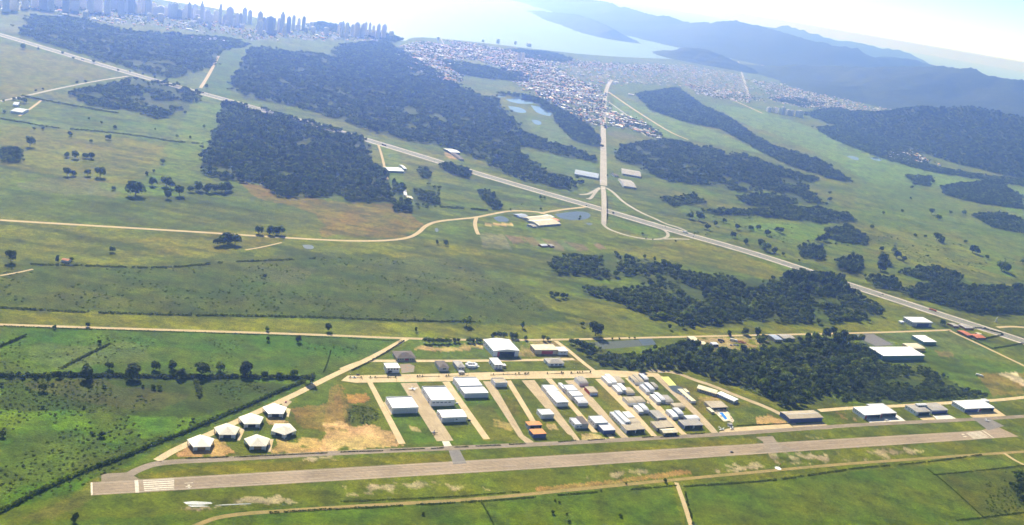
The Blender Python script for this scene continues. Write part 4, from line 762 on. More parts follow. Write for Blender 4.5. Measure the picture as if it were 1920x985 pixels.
unit(Vf, (1002,318), (1105,312), (900,180), 5, 'left tan unit of the pair close under the wood', 'r_tan', side=2); unit(Vf, (1110,303), (1200,293), (1005,150), 6, 'right tan unit of the pair close under the wood', 'r_tan'); unit(Vf, (1215,250), (1312,240), (1140,130), 5, 'small lilac-grey unit at the corner nearest the wood', 'r_lilac', wm='w_grey')
unit(Vf, (1260,535), (1342,530), (1145,387), 5, 'lower grey-white unit in the third lane from the right', 'r_lilac', door=dict(x=(.05,.95), h=3.2)); unit(Vf, (1350,478), (1445,465), (1237,335), 6.4, 'taller grey-white unit in the third lane from the right', 'r_lilac', door=dict(x=(.05,.95), h=4)); unit(Vf, (1455,430), (1530,420), (1400,330), 4.2, 'small brown shed behind the taller grey-white unit', 'r_grey', name='shed', wm='w_tan')
unit(Vf, (1502,765), (1592,752), (1390,612), 5, 'lower white unit left of the grey ribbed shed', door=dict(x=(.05,.95), h=3.2)); unit(Vf, (1600,720), (1692,708), (1490,560), 6.2, 'taller white unit left of the grey ribbed shed', 'r_lilac', door=dict(x=(.05,.95), h=4)); unit(Vg, (380,612), (525,600), (365,498), 4.6, 'grey ribbed shed joined to a white pair beside the last lane', 'r_grey', name='shed', wm='w_grey')
unit(Vg, (512,892), (608,880), (420,770), 5, 'lower white unit with a small dark side porch', door=dict(x=(.05,.95), h=3.2), side_door=.3); unit(Vg, (612,835), (705,822), (508,735), 6.4, 'taller lilac-roofed unit beside the unit with a dark porch', 'r_lilac', door=dict(x=(.05,.95), h=4)); unit(Vg, (545,722), (740,715), (495,650), 4.2, 'tan shed behind the lilac-roofed unit', 'r_tan', name='shed', wm='w_tan')
unit(Vh, (700,250), (802,240), (590,125), 4.8, 'lower white unit of the twins in front of the broad tan pair', door=dict(x=(.05,.95), h=3.2)); unit(Vh, (815,212), (930,205), (695,82), 6.2, 'taller pale unit of the twins in front of the broad tan pair', 'r_lilac', door=dict(x=(.05,.95), h=4))
bld(Vh, (1110,415), (1310,395), (915,242), 5.2, 'long grey-roofed hangar with pale blue side wall', roof='gable_y', rise=.9, rm='r_grey', wm='w_grey', side=5); bld(Vh, (1170,470), (1345,460), (1130,420), 3.6, 'low tan lean-to at the front of the long grey-roofed hangar', 'lean_to', 'shed', roof='mono', rise=.3, rm='r_tan', wm='w_tan')
bld(Vh, (1100,627), (1285,612), (975,495), 5, 'left half of the wide tan double hangar behind the cream shed', roof='mono', rise=.4, rm='r_tan', wm='w_tan', over=.5, door=dict(x=(.05,.95), h=3.8, open=True)); bld(Vh, (1290,610), (1490,598), (1210,484), 5, 'right half of the wide tan double hangar behind the cream shed', roof='mono', rise=.4, rm='r_tan', wm='w_tan', over=.5, door=dict(x=(.05,.95), h=3.8, open=True))
bld(Vh, (1250,742), (1558,718), (1165,655), 3.8, 'cream gable-roofed shed standing in front of the wide tan double hangar', 'shed', roof='gable_x', rise=1.2, rm='r_cream', wm='w_tan', over=.6, cap=True, door=dict(x=(.05,.95), h=2.6, open=True))
bld(V3, (1222,750), (1288,746), (1198,714), 5, 'left half of the grey double hangar with blue side wall', roof='mono', rise=.4, rm='r_grey', wm='w_blue', over=.5, door=dict(x=(.05,.95), h=3.8, open=True)); bld(V3, (1290,748), (1356,742), (1262,710), 5, 'right half of the grey double hangar at the end of its lane', roof='mono', rise=.4, rm='r_grey', wm='w_grey', over=.5, door=dict(x=(.05,.95), h=3.8, open=True))
unit(V3, (1250,706), (1338,700), (1222,678), 4.6, 'pale grey unit behind the grey double hangar', 'r_lilac', wm='w_grey')
bld(Vg, (855,612), (925,602), (645,392), 3.6, 'long narrow cream-roofed shed beside the yellow sports court', 'shed', roof='mono', rise=.3, rm='r_cream', side=5); bld(Vg, (760,445), (810,440), (690,388), 3.2, 'short cream-roofed store beside the long narrow shed', 'shed', roof='mono', rise=.2, rm='r_cream')
bld(Vi, (155,250), (470,345), (185,195), 4.2, 'long dark-fronted building with white rear roof beside the dark pond', 'building', align=False, roof='gable_x', rise=.9, rm='r_cream', wm='w_tan', over=.5, windows=[(.15,.95,1,3,9)])
bld(Vi, (485,340), (775,470), (520,290), 4.2, 'long white-roofed building below the perimeter road by the wood', 'building', align=False, roof='gable_x', rise=.7, rm='r_white', wm='w_grey', over=.4, windows=[(.05,.95,1,2.6,8)])
bld(Vi, (395,575), (645,550), (270,480), 4.4, 'tan-roofed club building at the head of the swimming pool', 'club_house', 'club house', roof='mono', rise=.5, rm='r_tan', wm='w_tan', over=.7, door=dict(x=(.05,.95), h=3, open=True))
bld(Vi, (395,650), (440,640), (345,575), 3, 'small cream bar hut on the edge of the pool terrace', 'hut', roof='mono', rise=.2, rm='r_cream', wm='w_tan')
def pool():
    c = G(*Vi(590, 720)); t = empty('swimming_pool', (*c, 0)); tag(t, 'bright blue swimming pool set in a cream terrace beside the apron', 'swimming pool'); g = lambda pts: [tuple(p-c) for p in Gs(px(Vi, pts))]
    MB().prism(g([(400,590),(470,612),(520,600),(650,618),(775,800),(750,832),(690,800),(600,812),(480,690),(430,660)]), 0, .3).build('terrace', mat('cream_terrace', (.66, .58, .42), .8, .1, .4, col2=(.5, .38, .25), c2scale=.2), t)
    MB().prism(g([(520,665),(578,660),(662,768),(622,782)]), .3, .34).build('water', mat('pool_water', (.02, .20, .62), .15, .12, .4, spec=.5), t)
    for x, y, m in ((505,635,'w_white'),(600,640,'w_brick'),(690,700,'w_tan'),(540,715,'w_white'),(660,800,'w_white'),(720,780,'w_brick'),(480,660,'w_tan')):
        p = g([(x, y)])[0]; q = MB().tube((*p, .3), (*p, 2.4), .06); q.tube((*p, 2.1), (*p, 2.8), 1.5, .1, 8); q.build('parasol', M[m], t)
pool()
bld(Vi, (695,860), (750,855), (690,835), 3, 'grey hut between the pool terrace and the parked aeroplanes', 'hut', roof='mono', rise=.3, rm='r_grey', wm='w_grey')
# --- hangars along the right of the taxiway
bld(Vc, (510,582), (1545,545), (245,362), 6.2, 'wide grey-roofed hangar with a deep blue front beside the apron', roof='gable_x', rise=1.2, rm='r_tan', wm='w_blue', over=.5, door=dict(x=(.03,.97), h=4.8, m='d_blue'), cap=True, side=6)
bld(Vq, (205,320), (400,304), (72,226), 6.5, 'white-roofed left half of the red-trimmed hangar pair', roof='mono', rise=.6, wm='w_white', over=.3, door=dict(x=(.08,.97), h=5, open=True, m='d_red'), side=6); bld(Vq, (404,302), (605,292), (298,186), 6.8, 'pale blue-roofed right half of the red-trimmed hangar pair', roof='mono', rise=.6, rm='r_lilac', wm='w_grey', over=.3, door=dict(x=(.03,.97), h=5.2, open=True, m='d_red'))
bld(Vq, (850,282), (1025,272), (700,197), 6, 'grey-roofed left hangar of the pair with a roof cabin', roof='gable_x', rise=.6, rm='r_grey', wm='w_white', over=.3, door=dict(x=(.1,.95), h=4.4, open=True), side=4); bld(Vq, (1045,262), (1232,246), (975,172), 5.6, 'tan-and-grey right hangar of the pair with a roof cabin', roof='gable_x', rise=.6, rm='r_grey', wm='w_white', over=.3, door=dict(x=(.03,.97), h=3.8, m='d_blue'))
bld(Vq, (870,200), (985,195), (855,178), 8.6, 'small grey cabin rising behind the middle grey hangars', 'cabin', roof='gable_x', rise=.6, rm='r_lilac', wm='w_white', over=.5, windows=[(.1,.9,6.6,7.6,4)])
bld(Vq, (1455,242), (1625,234), (1322,148), 6.5, 'white-roofed left half of the last hangar pair before the runway end', roof='mono', rise=.6, over=.3, door=dict(x=(.03,.97), h=5, m='d_blue'), side=6); bld(Vq, (1630,234), (1815,222), (1500,140), 6.5, 'right half of the last hangar pair, with its front standing open', roof='mono', rise=.6, over=.3, wm='w_white', door=dict(x=(.05,.97), h=5, open=True, m='d_red'))
bld(Vq, (1700,150), (1755,146), (1660,120), 4, 'small hut behind the last hangar pair', 'hut', roof='mono', rise=.3, rm='r_lilac')
# --- warehouses and yard on the right
bld(Vp, (595,782), (1235,745), (395,640), 8.5, 'largest white-roofed warehouse at the edge of the wood', 'warehouse', roof='mono', rise=.6, wm='w_green', over=.5, side=3); bld(Vp, (1060,652), (1290,642), (950,572), 6.5, 'cream-roofed store with a yellow wall behind the largest warehouse', 'warehouse', roof='curve', rise=1, rm='r_cream', wm='w_yellow', over=.3)
bld(Vp, (1275,548), (1460,532), (1108,442), 6, 'small white-roofed warehouse with dark green walls in the grass', 'warehouse', roof='mono', rise=.4, wm='w_green', over=.4); bld(Vb, (628,478), (1282,450), (290,297), 9, 'white block-shaped warehouse standing between dirt road and highway', 'warehouse', roof='mono', rise=.6, wm='w_grey', over=.4, door=dict(x=(.25,.85), h=6, m='d_blue'), side=4)
bld(Vb, (180,470), (290,462), (105,425), 3.5, 'small white lean-to left of the block-shaped warehouse', 'shed', roof='mono', rise=.3)
bld(Vk, (262,332), (430,322), (105,220), 4.5, 'long cream-roofed yard building at the corner of the wood', 'shed', roof='mono', rise=.4, rm='r_cream', wm='w_tan'); bld(Vk, (500,425), (610,400), (420,350), 3.6, 'smaller cream-roofed yard building below the long one', 'shed', roof='mono', rise=.4, rm='r_cream', wm='w_tan'); bld(Vk, (780,425), (915,412), (735,368), 3.6, 'lilac-roofed open shed in the middle of the truck yard', 'shed', roof='mono', rise=.3, rm='r_lilac', wm='w_grey', door=dict(x=(.05,.95), h=2.8, open=True))
bld(V4, (962,140), (1008,137), (930,104), 5, 'blue-grey roofed house beside the dirt road and the truck yard', 'house', roof='gable_x', rise=1, rm='r_blue', wm='w_tan', windows=[(.1,.9,1.4,2.8,3)]); bld(V4, (1018,132), (1096,127), (1008,103), 5, 'grey house with dark front next to the blue-grey roofed house', 'house', roof='gable_x', rise=1, rm='r_grey', wm='w_grey', windows=[(.1,.9,1.4,2.8,4)])
for FL, FR, BL, lb, rm, wm in (((730,425),(800,420),(700,375),'brick house with grey roof at the bend of the dirt road','r_grey','w_brick'),((905,455),(1010,445),(820,395),'grey roofed brick house close to the highway','r_grey','w_brick'),((930,565),(1000,555),(820,490),'red-roofed brick shed beside the dirt road','r_red','w_brick'),((1080,605),(1190,590),(1000,545),'low red shed at the end of the brick sheds','r_red','w_brick'),((1100,550),(1150,545),(1085,525),'tiny cream hut among the brick sheds','r_cream','w_tan')):
    bld(Vo, FL, FR, BL, 3.4, lb, 'shed' if 'shed' in lb else 'hut' if 'hut' in lb else 'house', roof='gable_x', rise=.9, rm=rm, wm=wm, over=.3, windows=[(.15,.85,1,2.2,2)])
# --- farm buildings in the middle distance
for vw, FL, FR, BL, h, lb, nm, rm, wm in ((Vl,(310,300),(690,262),(245,235),3.6,'rear of the two long cream-roofed poultry barns','barn','r_cream','w_grey'),(Vl,(440,375),(800,345),(350,285),3.6,'front of the two long cream-roofed poultry barns','barn','r_cream','w_grey'),(Vl,(130,235),(270,225),(95,185),3.4,'dark low shed left of the poultry barns','shed','r_blue','w_grey'),(Vl,(345,395),(410,388),(285,350),3,'grey annexe at the near end of the poultry barns','shed','r_grey','w_grey'),
        (Vl,(745,300),(785,290),(690,245),3.4,'small orange-roofed house at the far end of the poultry barns','house','r_orange','w_tan'),(Vl,(640,250),(700,240),(570,195),3,'small grey annexe behind the poultry barns','shed','r_lilac','w_grey'),(Vl,(485,710),(585,705),(480,680),3,'left hut on the vegetable plots','hut','r_lilac','w_brick'),(Vl,(635,715),(692,710),(628,680),3,'right hut on the vegetable plots','hut','r_grey','w_brick'),
        (Vm,(150,252),(392,297),(155,207),5,'long grey barn left of the straight road into town','barn','r_blue','w_grey'),(Vm,(642,248),(832,282),(632,195),5,'long brownish barn right of the straight road','barn','r_grey','w_grey'),(Vm,(655,375),(785,395),(645,307),5,'broad grey barn below the long brownish barn','barn','r_grey','w_grey'),(Vm,(560,270),(605,275),(565,250),3.5,'small dark hut between the straight road and the barns','hut','r_dark','w_grey'),
        (Vn,(202,425),(405,432),(195,378),4.5,'long bright white barn on the farm track','barn','r_white','w_green'),(Vn,(1020,180),(1148,186),(1022,137),5,'white-roofed roadside shop on a dirt forecourt','shop','r_white','w_blue'),(Vn,(1140,270),(1200,275),(1100,195),5,'dark-roofed shed right of the roadside shop','shed','r_dark','w_grey'),(Vn,(405,740),(445,745),(415,650),4,'pale blue farmhouse tucked among dark trees','house','r_lilac','w_white'),(Vn,(455,790),(525,795),(445,755),3,'low cream shed below the pale blue farmhouse','shed','r_cream','w_tan'),(Vn,(400,395),(440,398),(395,350),4,'small hut at the right end of the bright white barn','hut','r_lilac','w_white')):
    bld(vw, FL, FR, BL, h, lb, nm, align=False, roof='gable_x', rise=3.4 if 'barn' in nm else 1.6, rm=rm, wm=wm, over=.4, side=0, windows=[(.05,.95,1,2.2,6)] if 'barn' in nm else [(.15,.85,1.2,2.4,2)])
for a, b, c, lb in (((20,208),(42,211),(22,201),'long blue-roofed barn at the far left farm'),((24,196),(34,197),(24,191),'farmhouse above the long blue-roofed barn')): bld(V0, a, b, c, 5, lb, 'barn' if 'barn' in lb[:25] else 'house', align=False, roof='gable_x', rise=1.6, rm='r_blue', wm='w_white')
zone((.45,.30,.15), px(Vn, [(930,180),(1010,165),(1110,190),(1125,290),(1000,260),(940,225)]), .9, 3)
# --- pentagonal pavilions
def pavilion(verts, label, roofm, door, dm):
    P = np.array([G(*Vr(*v), 4.9) for v in verts]); c = P.mean(0); r = P-c; ang = np.unwrap(np.arctan2(r[:, 1], r[:, 0])); st = np.mean(ang-np.sign(ang[1]-ang[0])*np.arange(5)*2*math.pi/5); rad = 13.9
    t = empty('pavilion', (*c, 0), st); tag(t, label, 'pavilion', 'pentagonal pavilions beside the airfield road')
    pt = lambda rr, k, z: (rr*math.cos(2*math.pi*k/5), rr*math.sin(2*math.pi*k/5), z); q = MB()
    for k in range(5):
        q.face([pt(rad, k, 4.9), pt(rad, k+1, 4.9), (0, 0, 8.0)]); q.face([pt(rad, k+1, 4.6), pt(rad, k, 4.6), (0, 0, 7.6)]); q.face([pt(rad, k, 4.6), pt(rad, k+1, 4.6), pt(rad, k+1, 4.9), pt(rad, k, 4.9)])
    rf = q.build('roof', roofm, t); MB().tube((0, 0, 7.8), (0, 0, 8.3), .6, .3).build('roof_cap', M['trim'], rf)
    for k in range(5):
        a, b = np.array(pt(rad-2.2, k, 0)), np.array(pt(rad-2.2, k+1, 0)); d = (b-a)/np.linalg.norm(b-a); n = np.array([d[1], -d[0], 0]); L = np.linalg.norm(b-a)
        def slab(s0, s1, off, th, z0, z1):
            p = [a+d*s0+n*off, a+d*s1+n*off, a+d*s1+n*(off-th), a+d*s0+n*(off-th)]; return [(x[0], x[1]) for x in p], z0, z1
        w_ = MB(); w_.prism(*slab(.1, L*.22, 0, .3, 0, 4.75)); w_.prism(*slab(L*.78, L-.1, 0, .3, 0, 4.75)); w_.prism(*slab(L*.22+.01, L*.78-.01, 0, .3, 3.9, 4.75)); w_.build('wall', M['w_white'], t)
        MB().prism(*slab(L*.22+.02, L*.78-.02, -.35, .15, 0.02, 3.88)).build('hangar_door', M[dm if k in door else 'd_dark'], t)  # near-black panels paint in the shade of open doorways; ochre ones are doors
        p = a*(rad-1.0)/(rad-2.2); MB().box(p[0]-.45, p[0]+.45, p[1]-.45, p[1]+.45, 0, 4.65).build('pillar', M['w_white'], t)
M['pv_white'] = mat('pavilion_white_roof', (.78, .78, .76), .6, .04, .2); M['pv_cream'] = mat('pavilion_cream_roof', (.60, .55, .44), .7, .07, .2); M['pv_ivory'] = mat('pavilion_ivory_roof', (.72, .69, .58), .7, .06, .2)
pavilion([(115,690),(290,605),(480,685),(430,805),(205,815)], 'ivory pentagonal pavilion with ochre door, nearest the runway threshold', M['pv_ivory'], (0,1,2,3,4), 'd_ochre')
pavilion([(505,500),(695,420),(890,510),(835,630),(600,632)], 'cream pentagonal pavilion with dark open sides, second along the airfield road', M['pv_cream'], (), 'd_dark')
pavilion([(880,345),(1060,262),(1255,350),(1220,465),(975,468)], 'pale pentagonal pavilion with open dark front, third along the airfield road', M['pv_ivory'], (), 'd_dark')
pavilion([(975,685),(1140,588),(1350,705),(1310,790),(1080,795)], 'cream pentagonal pavilion with ochre door, in the lower row of pavilions', M['pv_cream'], (0,1,2,3,4), 'd_ochre')
pavilion([(1240,180),(1420,115),(1615,200),(1585,310),(1355,312)], 'bright white pentagonal pavilion farthest up the airfield road', M['pv_white'], (), 'd_dark')
pavilion([(1665,430),(1770,570),(1610,640),(1395,560),(1415,430)], 'cream pentagonal pavilion turned with one corner towards the runway', M['pv_cream'], (), 'd_dark')

# ================================================================== OVERPASS
def overpass():
    A = resample(Gs(px(Vm, [(440,380),(447,560),(447,770)])), 6); n = len(A); s = np.linspace(0, 1, n); z = np.interp(s, [0, .30, .80, 1], [0.1, 6.8, 6.8, .1]); T = np.gradient(A, axis=0); T /= np.hypot(*T.T)[:, None]; N = np.stack([-T[:, 1], T[:, 0]], 1)
    c = A[n//2]; t = empty('road_bridge', (*c, 0)); tag(t, 'grey road bridge carrying the straight road over the highway', 'bridge')
    def rib(o0, o1, z0, z1):
        return [[(*(A[i]-c+N[i]*o0), z[i]*1.0+z0), (*(A[i]-c+N[i]*o1), z[i]+z0), (*(A[i]-c+N[i]*o1), z[i]+z1), (*(A[i]-c+N[i]*o0), z[i]+z1)] for i in range(n)]
    MB().loft(rib(-6, 6, -.9, 0)).build('deck', M['sroad'], t)
    for o in (-6, 5.65): MB().loft(rib(o, o+.35, .004, .9)).build('parapet', M['shoulder'], t)
    q = MB(); hwd = np.array([np.min(np.hypot(*(hw-p).T)) for p in A])
    lo = [i for i in range(n) if hwd[i] > 20]; runs = []; 
    for i in lo:
        if runs and runs[-1][-1] == i-1: runs[-1].append(i)
        else: runs.append([i])
    for r in runs:
        if len(r) > 1:
            MB().loft([[(*(A[i]-c-N[i]*5.8), 0), (*(A[i]-c+N[i]*5.8), 0), (*(A[i]-c+N[i]*5.8), max(z[i]-.91, .02)), (*(A[i]-c-N[i]*5.8), max(z[i]-.91, .02))] for i in r]).build('embankment', M['shoulder'], t)
    k = int(np.argmin(hwd))
    for o in (-3.5, 3.5): p = A[k]-c+N[k]*o; MB().tube((*p, 0), (*p, z[k]-.92), .6).build('pier', M['shoulder'], t)
overpass()

# ================================================================== TOWN AND TOWERS
def tower_mat(name, wall, band):
    m = bpy.data.materials.new(name); m.use_nodes = True; t = m.node_tree; L = t.links.new; b = t.nodes['Principled BSDF']; b.inputs['Roughness'].default_value = .6
    g = t.nodes.new('ShaderNodeNewGeometry'); s = t.nodes.new('ShaderNodeSeparateXYZ'); L(g.outputs['Position'], s.inputs[0]); a = t.nodes.new('ShaderNodeMath'); a.operation = 'MULTIPLY'; a.inputs[1].default_value = 1/3.1; L(s.outputs[2], a.inputs[0])
    f = t.nodes.new('ShaderNodeMath'); f.operation = 'FRACT'; L(a.outputs[0], f.inputs[0]); c = t.nodes.new('ShaderNodeMath'); c.operation = 'GREATER_THAN'; c.inputs[1].default_value = .55; L(f.outputs[0], c.inputs[0])
    n = t.nodes.new('ShaderNodeTexNoise'); n.inputs['Scale'].default_value = .15; L(g.outputs['Position'], n.inputs['Vector']); mu = t.nodes.new('ShaderNodeMath'); mu.operation = 'MULTIPLY'; L(c.outputs[0], mu.inputs[0]); L(n.outputs[0], mu.inputs[1])
    mx = t.nodes.new('ShaderNodeMix'); mx.data_type = 'RGBA'; L(mu.outputs[0], mx.inputs[0]); mx.inputs[6].default_value = (*wall, 1); mx.inputs[7].default_value = (*band, 1); L(mx.outputs[2], b.inputs['Base Color']); return m
TM = [tower_mat('tower_pale', (.74, .70, .68), (.28, .30, .36)), tower_mat('tower_grey', (.58, .57, .60), (.22, .24, .3)), tower_mat('tower_cream', (.76, .68, .56), (.3, .29, .32)), tower_mat('tower_dark', (.34, .35, .42), (.14, .16, .22))]
TMESH = []
for k in range(5):                              # unit towers: 1 wide, 1 deep, 1 high
    q = MB(); q.box(-.5, .5, -.42, .42, 0, .93); q.box(-.56, -.18, -.47, .47, .05, .86); q.box(.18, .56, -.47, .47, .05, .86)
    q.box(-.3, .3, -.3, .3, .93, .975); q.box(-.12 if k % 2 else -.25, .15, -.2, .2, .975, 1.0 if k != 2 else 1.06)
    if k == 3: q.box(-.7, .7, -.6, .6, 0, .10)
    if k == 4: q.loft([[(-.45, -.4, .93), (.45, -.4, .93), (.45, .4, .93), (-.45, .4, .93)], [(-.08, -.08, 1.04), (.08, -.08, 1.04), (.08, .08, 1.04), (-.08, .08, 1.04)]])
    TMESH.append(q)
TME = {}
def tower(x0, x1, yt, yb, label, group, k=None, name='tower_block', ti=None):
    x = (x0+x1)/2; b = G(x, yb); dist = math.hypot(b[0], b[1], H); wd = max((x1-x0)*dist/F*.92, 12); a, bb, c = ray(x, yt); h = max(H+c*(b[1]/bb), 14)
    k = random.randrange(5) if k is None else k; ti = random.choice((0, 0, 1, 2, 2, 3)) if ti is None else ti
    if (k, ti) not in TME: TME[(k, ti)] = TMESH[k].mesh(name, TM[ti])
    o = link(name, TME[(k, ti)], None, (*b, 0)); o.scale = (wd, wd*random.uniform(.8, 1.2), h); o.rotation_euler = (0, 0, R(random.uniform(15, 40))); tag(o, label, 'tower block', group)
V7 = view(230, 0, 7.68); V8 = view(480, 0, 6.4); V9 = view(740, 60, 7.385)
LG = 'tower blocks of the seaside skyline'; LB = 'pale high-rise standing close-packed in the hazy skyline by the sea'
for v, L_ in ((V7, [(1110,1150,25,330),(1490,1580,100,350),(1720,1775,110,330),(1800,1850,140,340),(650,690,38,250),(700,740,42,255),(745,790,36,260),(890,925,60,260),(930,970,35,265),(1010,1060,50,265),(1180,1250,140,325),(1310,1370,150,300),(1450,1490,200,350),(1620,1660,180,380),(1670,1710,190,380),(510,590,80,245),(600,640,95,240),(410,470,35,215),(330,400,-40,230),(280,320,-60,200),(210,260,-30,195),(70,160,-60,190),(0,60,-40,185),(165,205,40,200),(440,500,90,230),(850,890,130,270),(1060,1110,130,290),(1150,1180,110,300),(1590,1620,210,370),(1250,1300,200,320),(790,845,130,270),(980,1010,110,270)]),
              (V8, [(10,60,130,400),(75,105,200,370),(30,70,240,420),(250,275,215,390),(360,405,190,400),(425,460,175,360),(490,525,215,355),(205,225,210,390),(330,350,300,440)]), (V0, [(20,32,-30,20),(42,52,-36,16),(60,72,-40,14),(76,88,-30,18),(90,100,-22,20),(104,116,-44,12),(118,128,-20,22),(132,146,-40,20),(150,160,-30,16),(164,174,-18,24),(176,190,-36,22),(196,206,-16,26),(208,220,-30,18),(222,232,-10,30),(6,16,-28,22),(-14,0,-36,10)])):
    for a in L_: p, q = v(a[0], a[2]), v(a[1], a[3]); tower(p[0], q[0], p[1], q[1], LB, LG)
p, q = V7(1380, 48), V7(1416, 335); tower(p[0], q[0], p[1], q[1], 'slim isolated high-rise standing clear of its neighbours against the sea', None, 0, ti=1)
p, q = V8(125, 190), V8(200, 405); tower(p[0], q[0], p[1], q[1], 'broad dark slab-like high-rise in the middle of the skyline', None, 3, ti=3)
p, q = V8(285, 150), V8(326, 395); tower(p[0], q[0], p[1], q[1], 'tallest slender high-rise right of the broad dark slab', None, 2, ti=1)
p, q = V8(545, 190), V8(582, 370); tower(p[0], q[0], p[1], q[1], 'dark high-rise at the right end of the main skyline', None, 0, ti=3)
for a in [(1015,1045,260,440),(1065,1100,265,440),(1130,1165,285,440),(1170,1230,265,440),(1250,1290,285,450),(1290,1320,260,440),(1340,1365,265,445),(1385,1415,300,450),(1440,1475,285,465),(1500,1550,290,465),(975,995,300,410),(1600,1640,370,455),(1230,1250,330,445),(1415,1440,360,455)]:
    p, q = V8(a[0], a[2]), V8(a[1], a[3]); tower(p[0], q[0], p[1], q[1], 'hazy high-rise in the smaller cluster by the river mouth', 'tower blocks by the river mouth')
for a in [(1410,1445,95,160),(1655,1682,125,175),(1830,1880,155,205),(1205,1235,105,140),(1690,1715,290,400),(1720,1750,275,405),(1760,1790,285,400),(585,615,65,110)]:
    p, q = V9(a[0], a[2]), V9(a[1], a[3]); tower(p[0], q[0], p[1], q[1], 'lone mid-rise block rising above the low seaside houses', 'mid-rise blocks among the low houses')
for i in range(34):
    x = random.uniform(150, 760); yb = np.interp(x, [0, 250, 400, 480, 560, 640, 760], [34, 42, 54, 66, 66, 68, 78])+random.uniform(-14, 2); tower(x-random.uniform(2, 4), x+random.uniform(2, 5), yb-random.uniform(6, 16), yb, 'small pale block of flats among the feet of the taller high-rises', 'low blocks under the skyline', name='flats')
V10 = view(1420, 190, 19.2)
for a in [(340,470,200,380),(560,700,200,420),(790,950,190,480),(1000,1160,290,500),(1170,1310,310,525),(1390,1600,320,575)]:
    p, q = V10(a[0], a[2]), V10(a[1], a[3]); tower(p[0], q[0], p[1], q[1], 'pale apartment block in the row at the edge of the green plain', 'row of apartment blocks below the hills', 0, 'apartment_block', 0)
M['t_white'] = mat('pale_house_wall', (.68, .64, .58), .8, .1, .1); TR = [mat('house_roof_red', (.56, .24, .13), .9, .2, .05), mat('house_roof_grey', (.44, .42, .40), .9, .2, .05), mat('house_roof_white', (.80, .78, .74), .8, .1, .05), mat('house_roof_orange', (.64, .36, .19), .9, .2, .05), M['r_blue']]
def house_VF(w, d, h, rise):
    V = [(-w, -d, 0), (w, -d, 0), (w, d, 0), (-w, d, 0), (-w, -d, h), (w, -d, h), (w, d, h), (-w, d, h), (-w*1.08, -d*1.1, h-.1), (w*1.08, -d*1.1, h-.1), (w*1.08, d*1.1, h-.1), (-w*1.08, d*1.1, h-.1), (-w*1.08, 0, h+rise), (w*1.08, 0, h+rise), (-w, 0, h+rise-.2), (w, 0, h+rise-.2)]
    return V, [(0, 1, 5, 4), (1, 2, 6, 15, 5), (2, 3, 7, 6), (3, 0, 4, 14, 7), (8, 9, 13, 12), (10, 11, 12, 13)], [0, 0, 0, 0, 1, 1]
HM = []
for k, (w, d, h, rs) in enumerate([(5, 4, 3.4, 1.5), (6, 4.5, 3.4, 1.8), (4.5, 4, 6, 1.4), (9, 6, 4.5, 1.6), (6, 5, 6.2, 1.6), (14, 8, 6, 1.5)]):
    V, Fc, mi = house_VF(w, d, h, rs)
    for j, rm in enumerate(TR): HM.append(raw_mesh('house', V, Fc, [M['t_white'], rm], mi))
TOWN = [([(752,88),(800,79),(872,91),(880,110),(846,114),(868,152),(850,160),(790,132),(765,112)], 23, 30), ([(838,76),(920,88),(985,102),(1040,125),(1075,148),(1132,165),(1135,242),(1100,235),(1060,207),(1000,178),(972,158),(945,130),(885,112)], 24, 30), ([(1040,112),(1180,122),(1290,122),(1390,142),(1412,172),(1350,186),(1280,162),(1180,157),(1140,160),(1080,146)], 54, 24),
        ([(1140,213),(1172,215),(1240,252),(1225,260),(1180,242),(1145,236)], 19, 40), ([(0,14),(100,27),(180,42),(250,47),(330,54),(430,66),(470,76),(540,72),(600,76),(735,78),(728,64),(640,58),(540,62),(470,56),(380,36),(250,16),(100,2),(0,-4)], 46, 20), ([(1440,152),(1520,172),(1610,192),(1640,206),(1540,202),(1460,176)], 52, 15),
        ([(345,70),(420,74),(420,82),(350,80)], 26, 20), ([(1560,196),(1680,206),(1760,222),(1700,232),(1600,214)], 60, 18), ([(1420,112),(1500,132),(1620,160),(1700,190),(1600,186),(1480,150)], 70, 18), ([(1300,72),(1345,84),(1400,104),(1412,104),(1360,82)], 36, 20), ([(1660,280),(1700,282),(1745,302),(1730,308),(1690,296)], 22, 20), ([(1672,293),(1712,297),(1706,307),(1675,303)], 20, 20), ([(1480,178),(1600,215),(1580,222),(1470,190)], 60, 20), ([(1290,160),(1400,175),(1440,190),(1380,190),(1310,178)], 34, 20), ([(1410,150),(1480,165),(1560,185),(1600,205),(1540,208),(1450,190)], 44, 18), ([(880,84),(980,98),(1100,116),(1260,125),(1260,135),(1100,130),(960,112)], 40, 24), ([(745,88),(770,98),(790,140),(775,130)], 26, 30)]
hp = []
for i, (poly, st, ang) in enumerate(TOWN):
    P = fill(poly, st, rag=60, thin=.42, seed=400+i); hp += [(p[0], p[1], ang) for p in P]
    zone((.055, .075, .025), poly, .8, 20); zone((.26, .22, .17), poly, .7, 14, .5)
    if st < 50: T_ = fill(poly, st*.62, rag=30, thin=.48, seed=450+i); scatter('town_trees', T_, np.random.default_rng(i).uniform(.5, 1.0, (len(T_), 1))*np.ones((1, 3)), 'tree', 'dark garden trees scattered between the town houses, patch %d' % i if 0 else 'dark garden trees scattered between the low houses', 'trees')
hp.sort(key=lambda p: math.hypot(p[0], p[1])); Vs, n_near = [], 300
big = [[], [], []]
rest = {j: [] for j in range(len(TR)+1)}
VV, FF, MI = [], [], []; off = 0
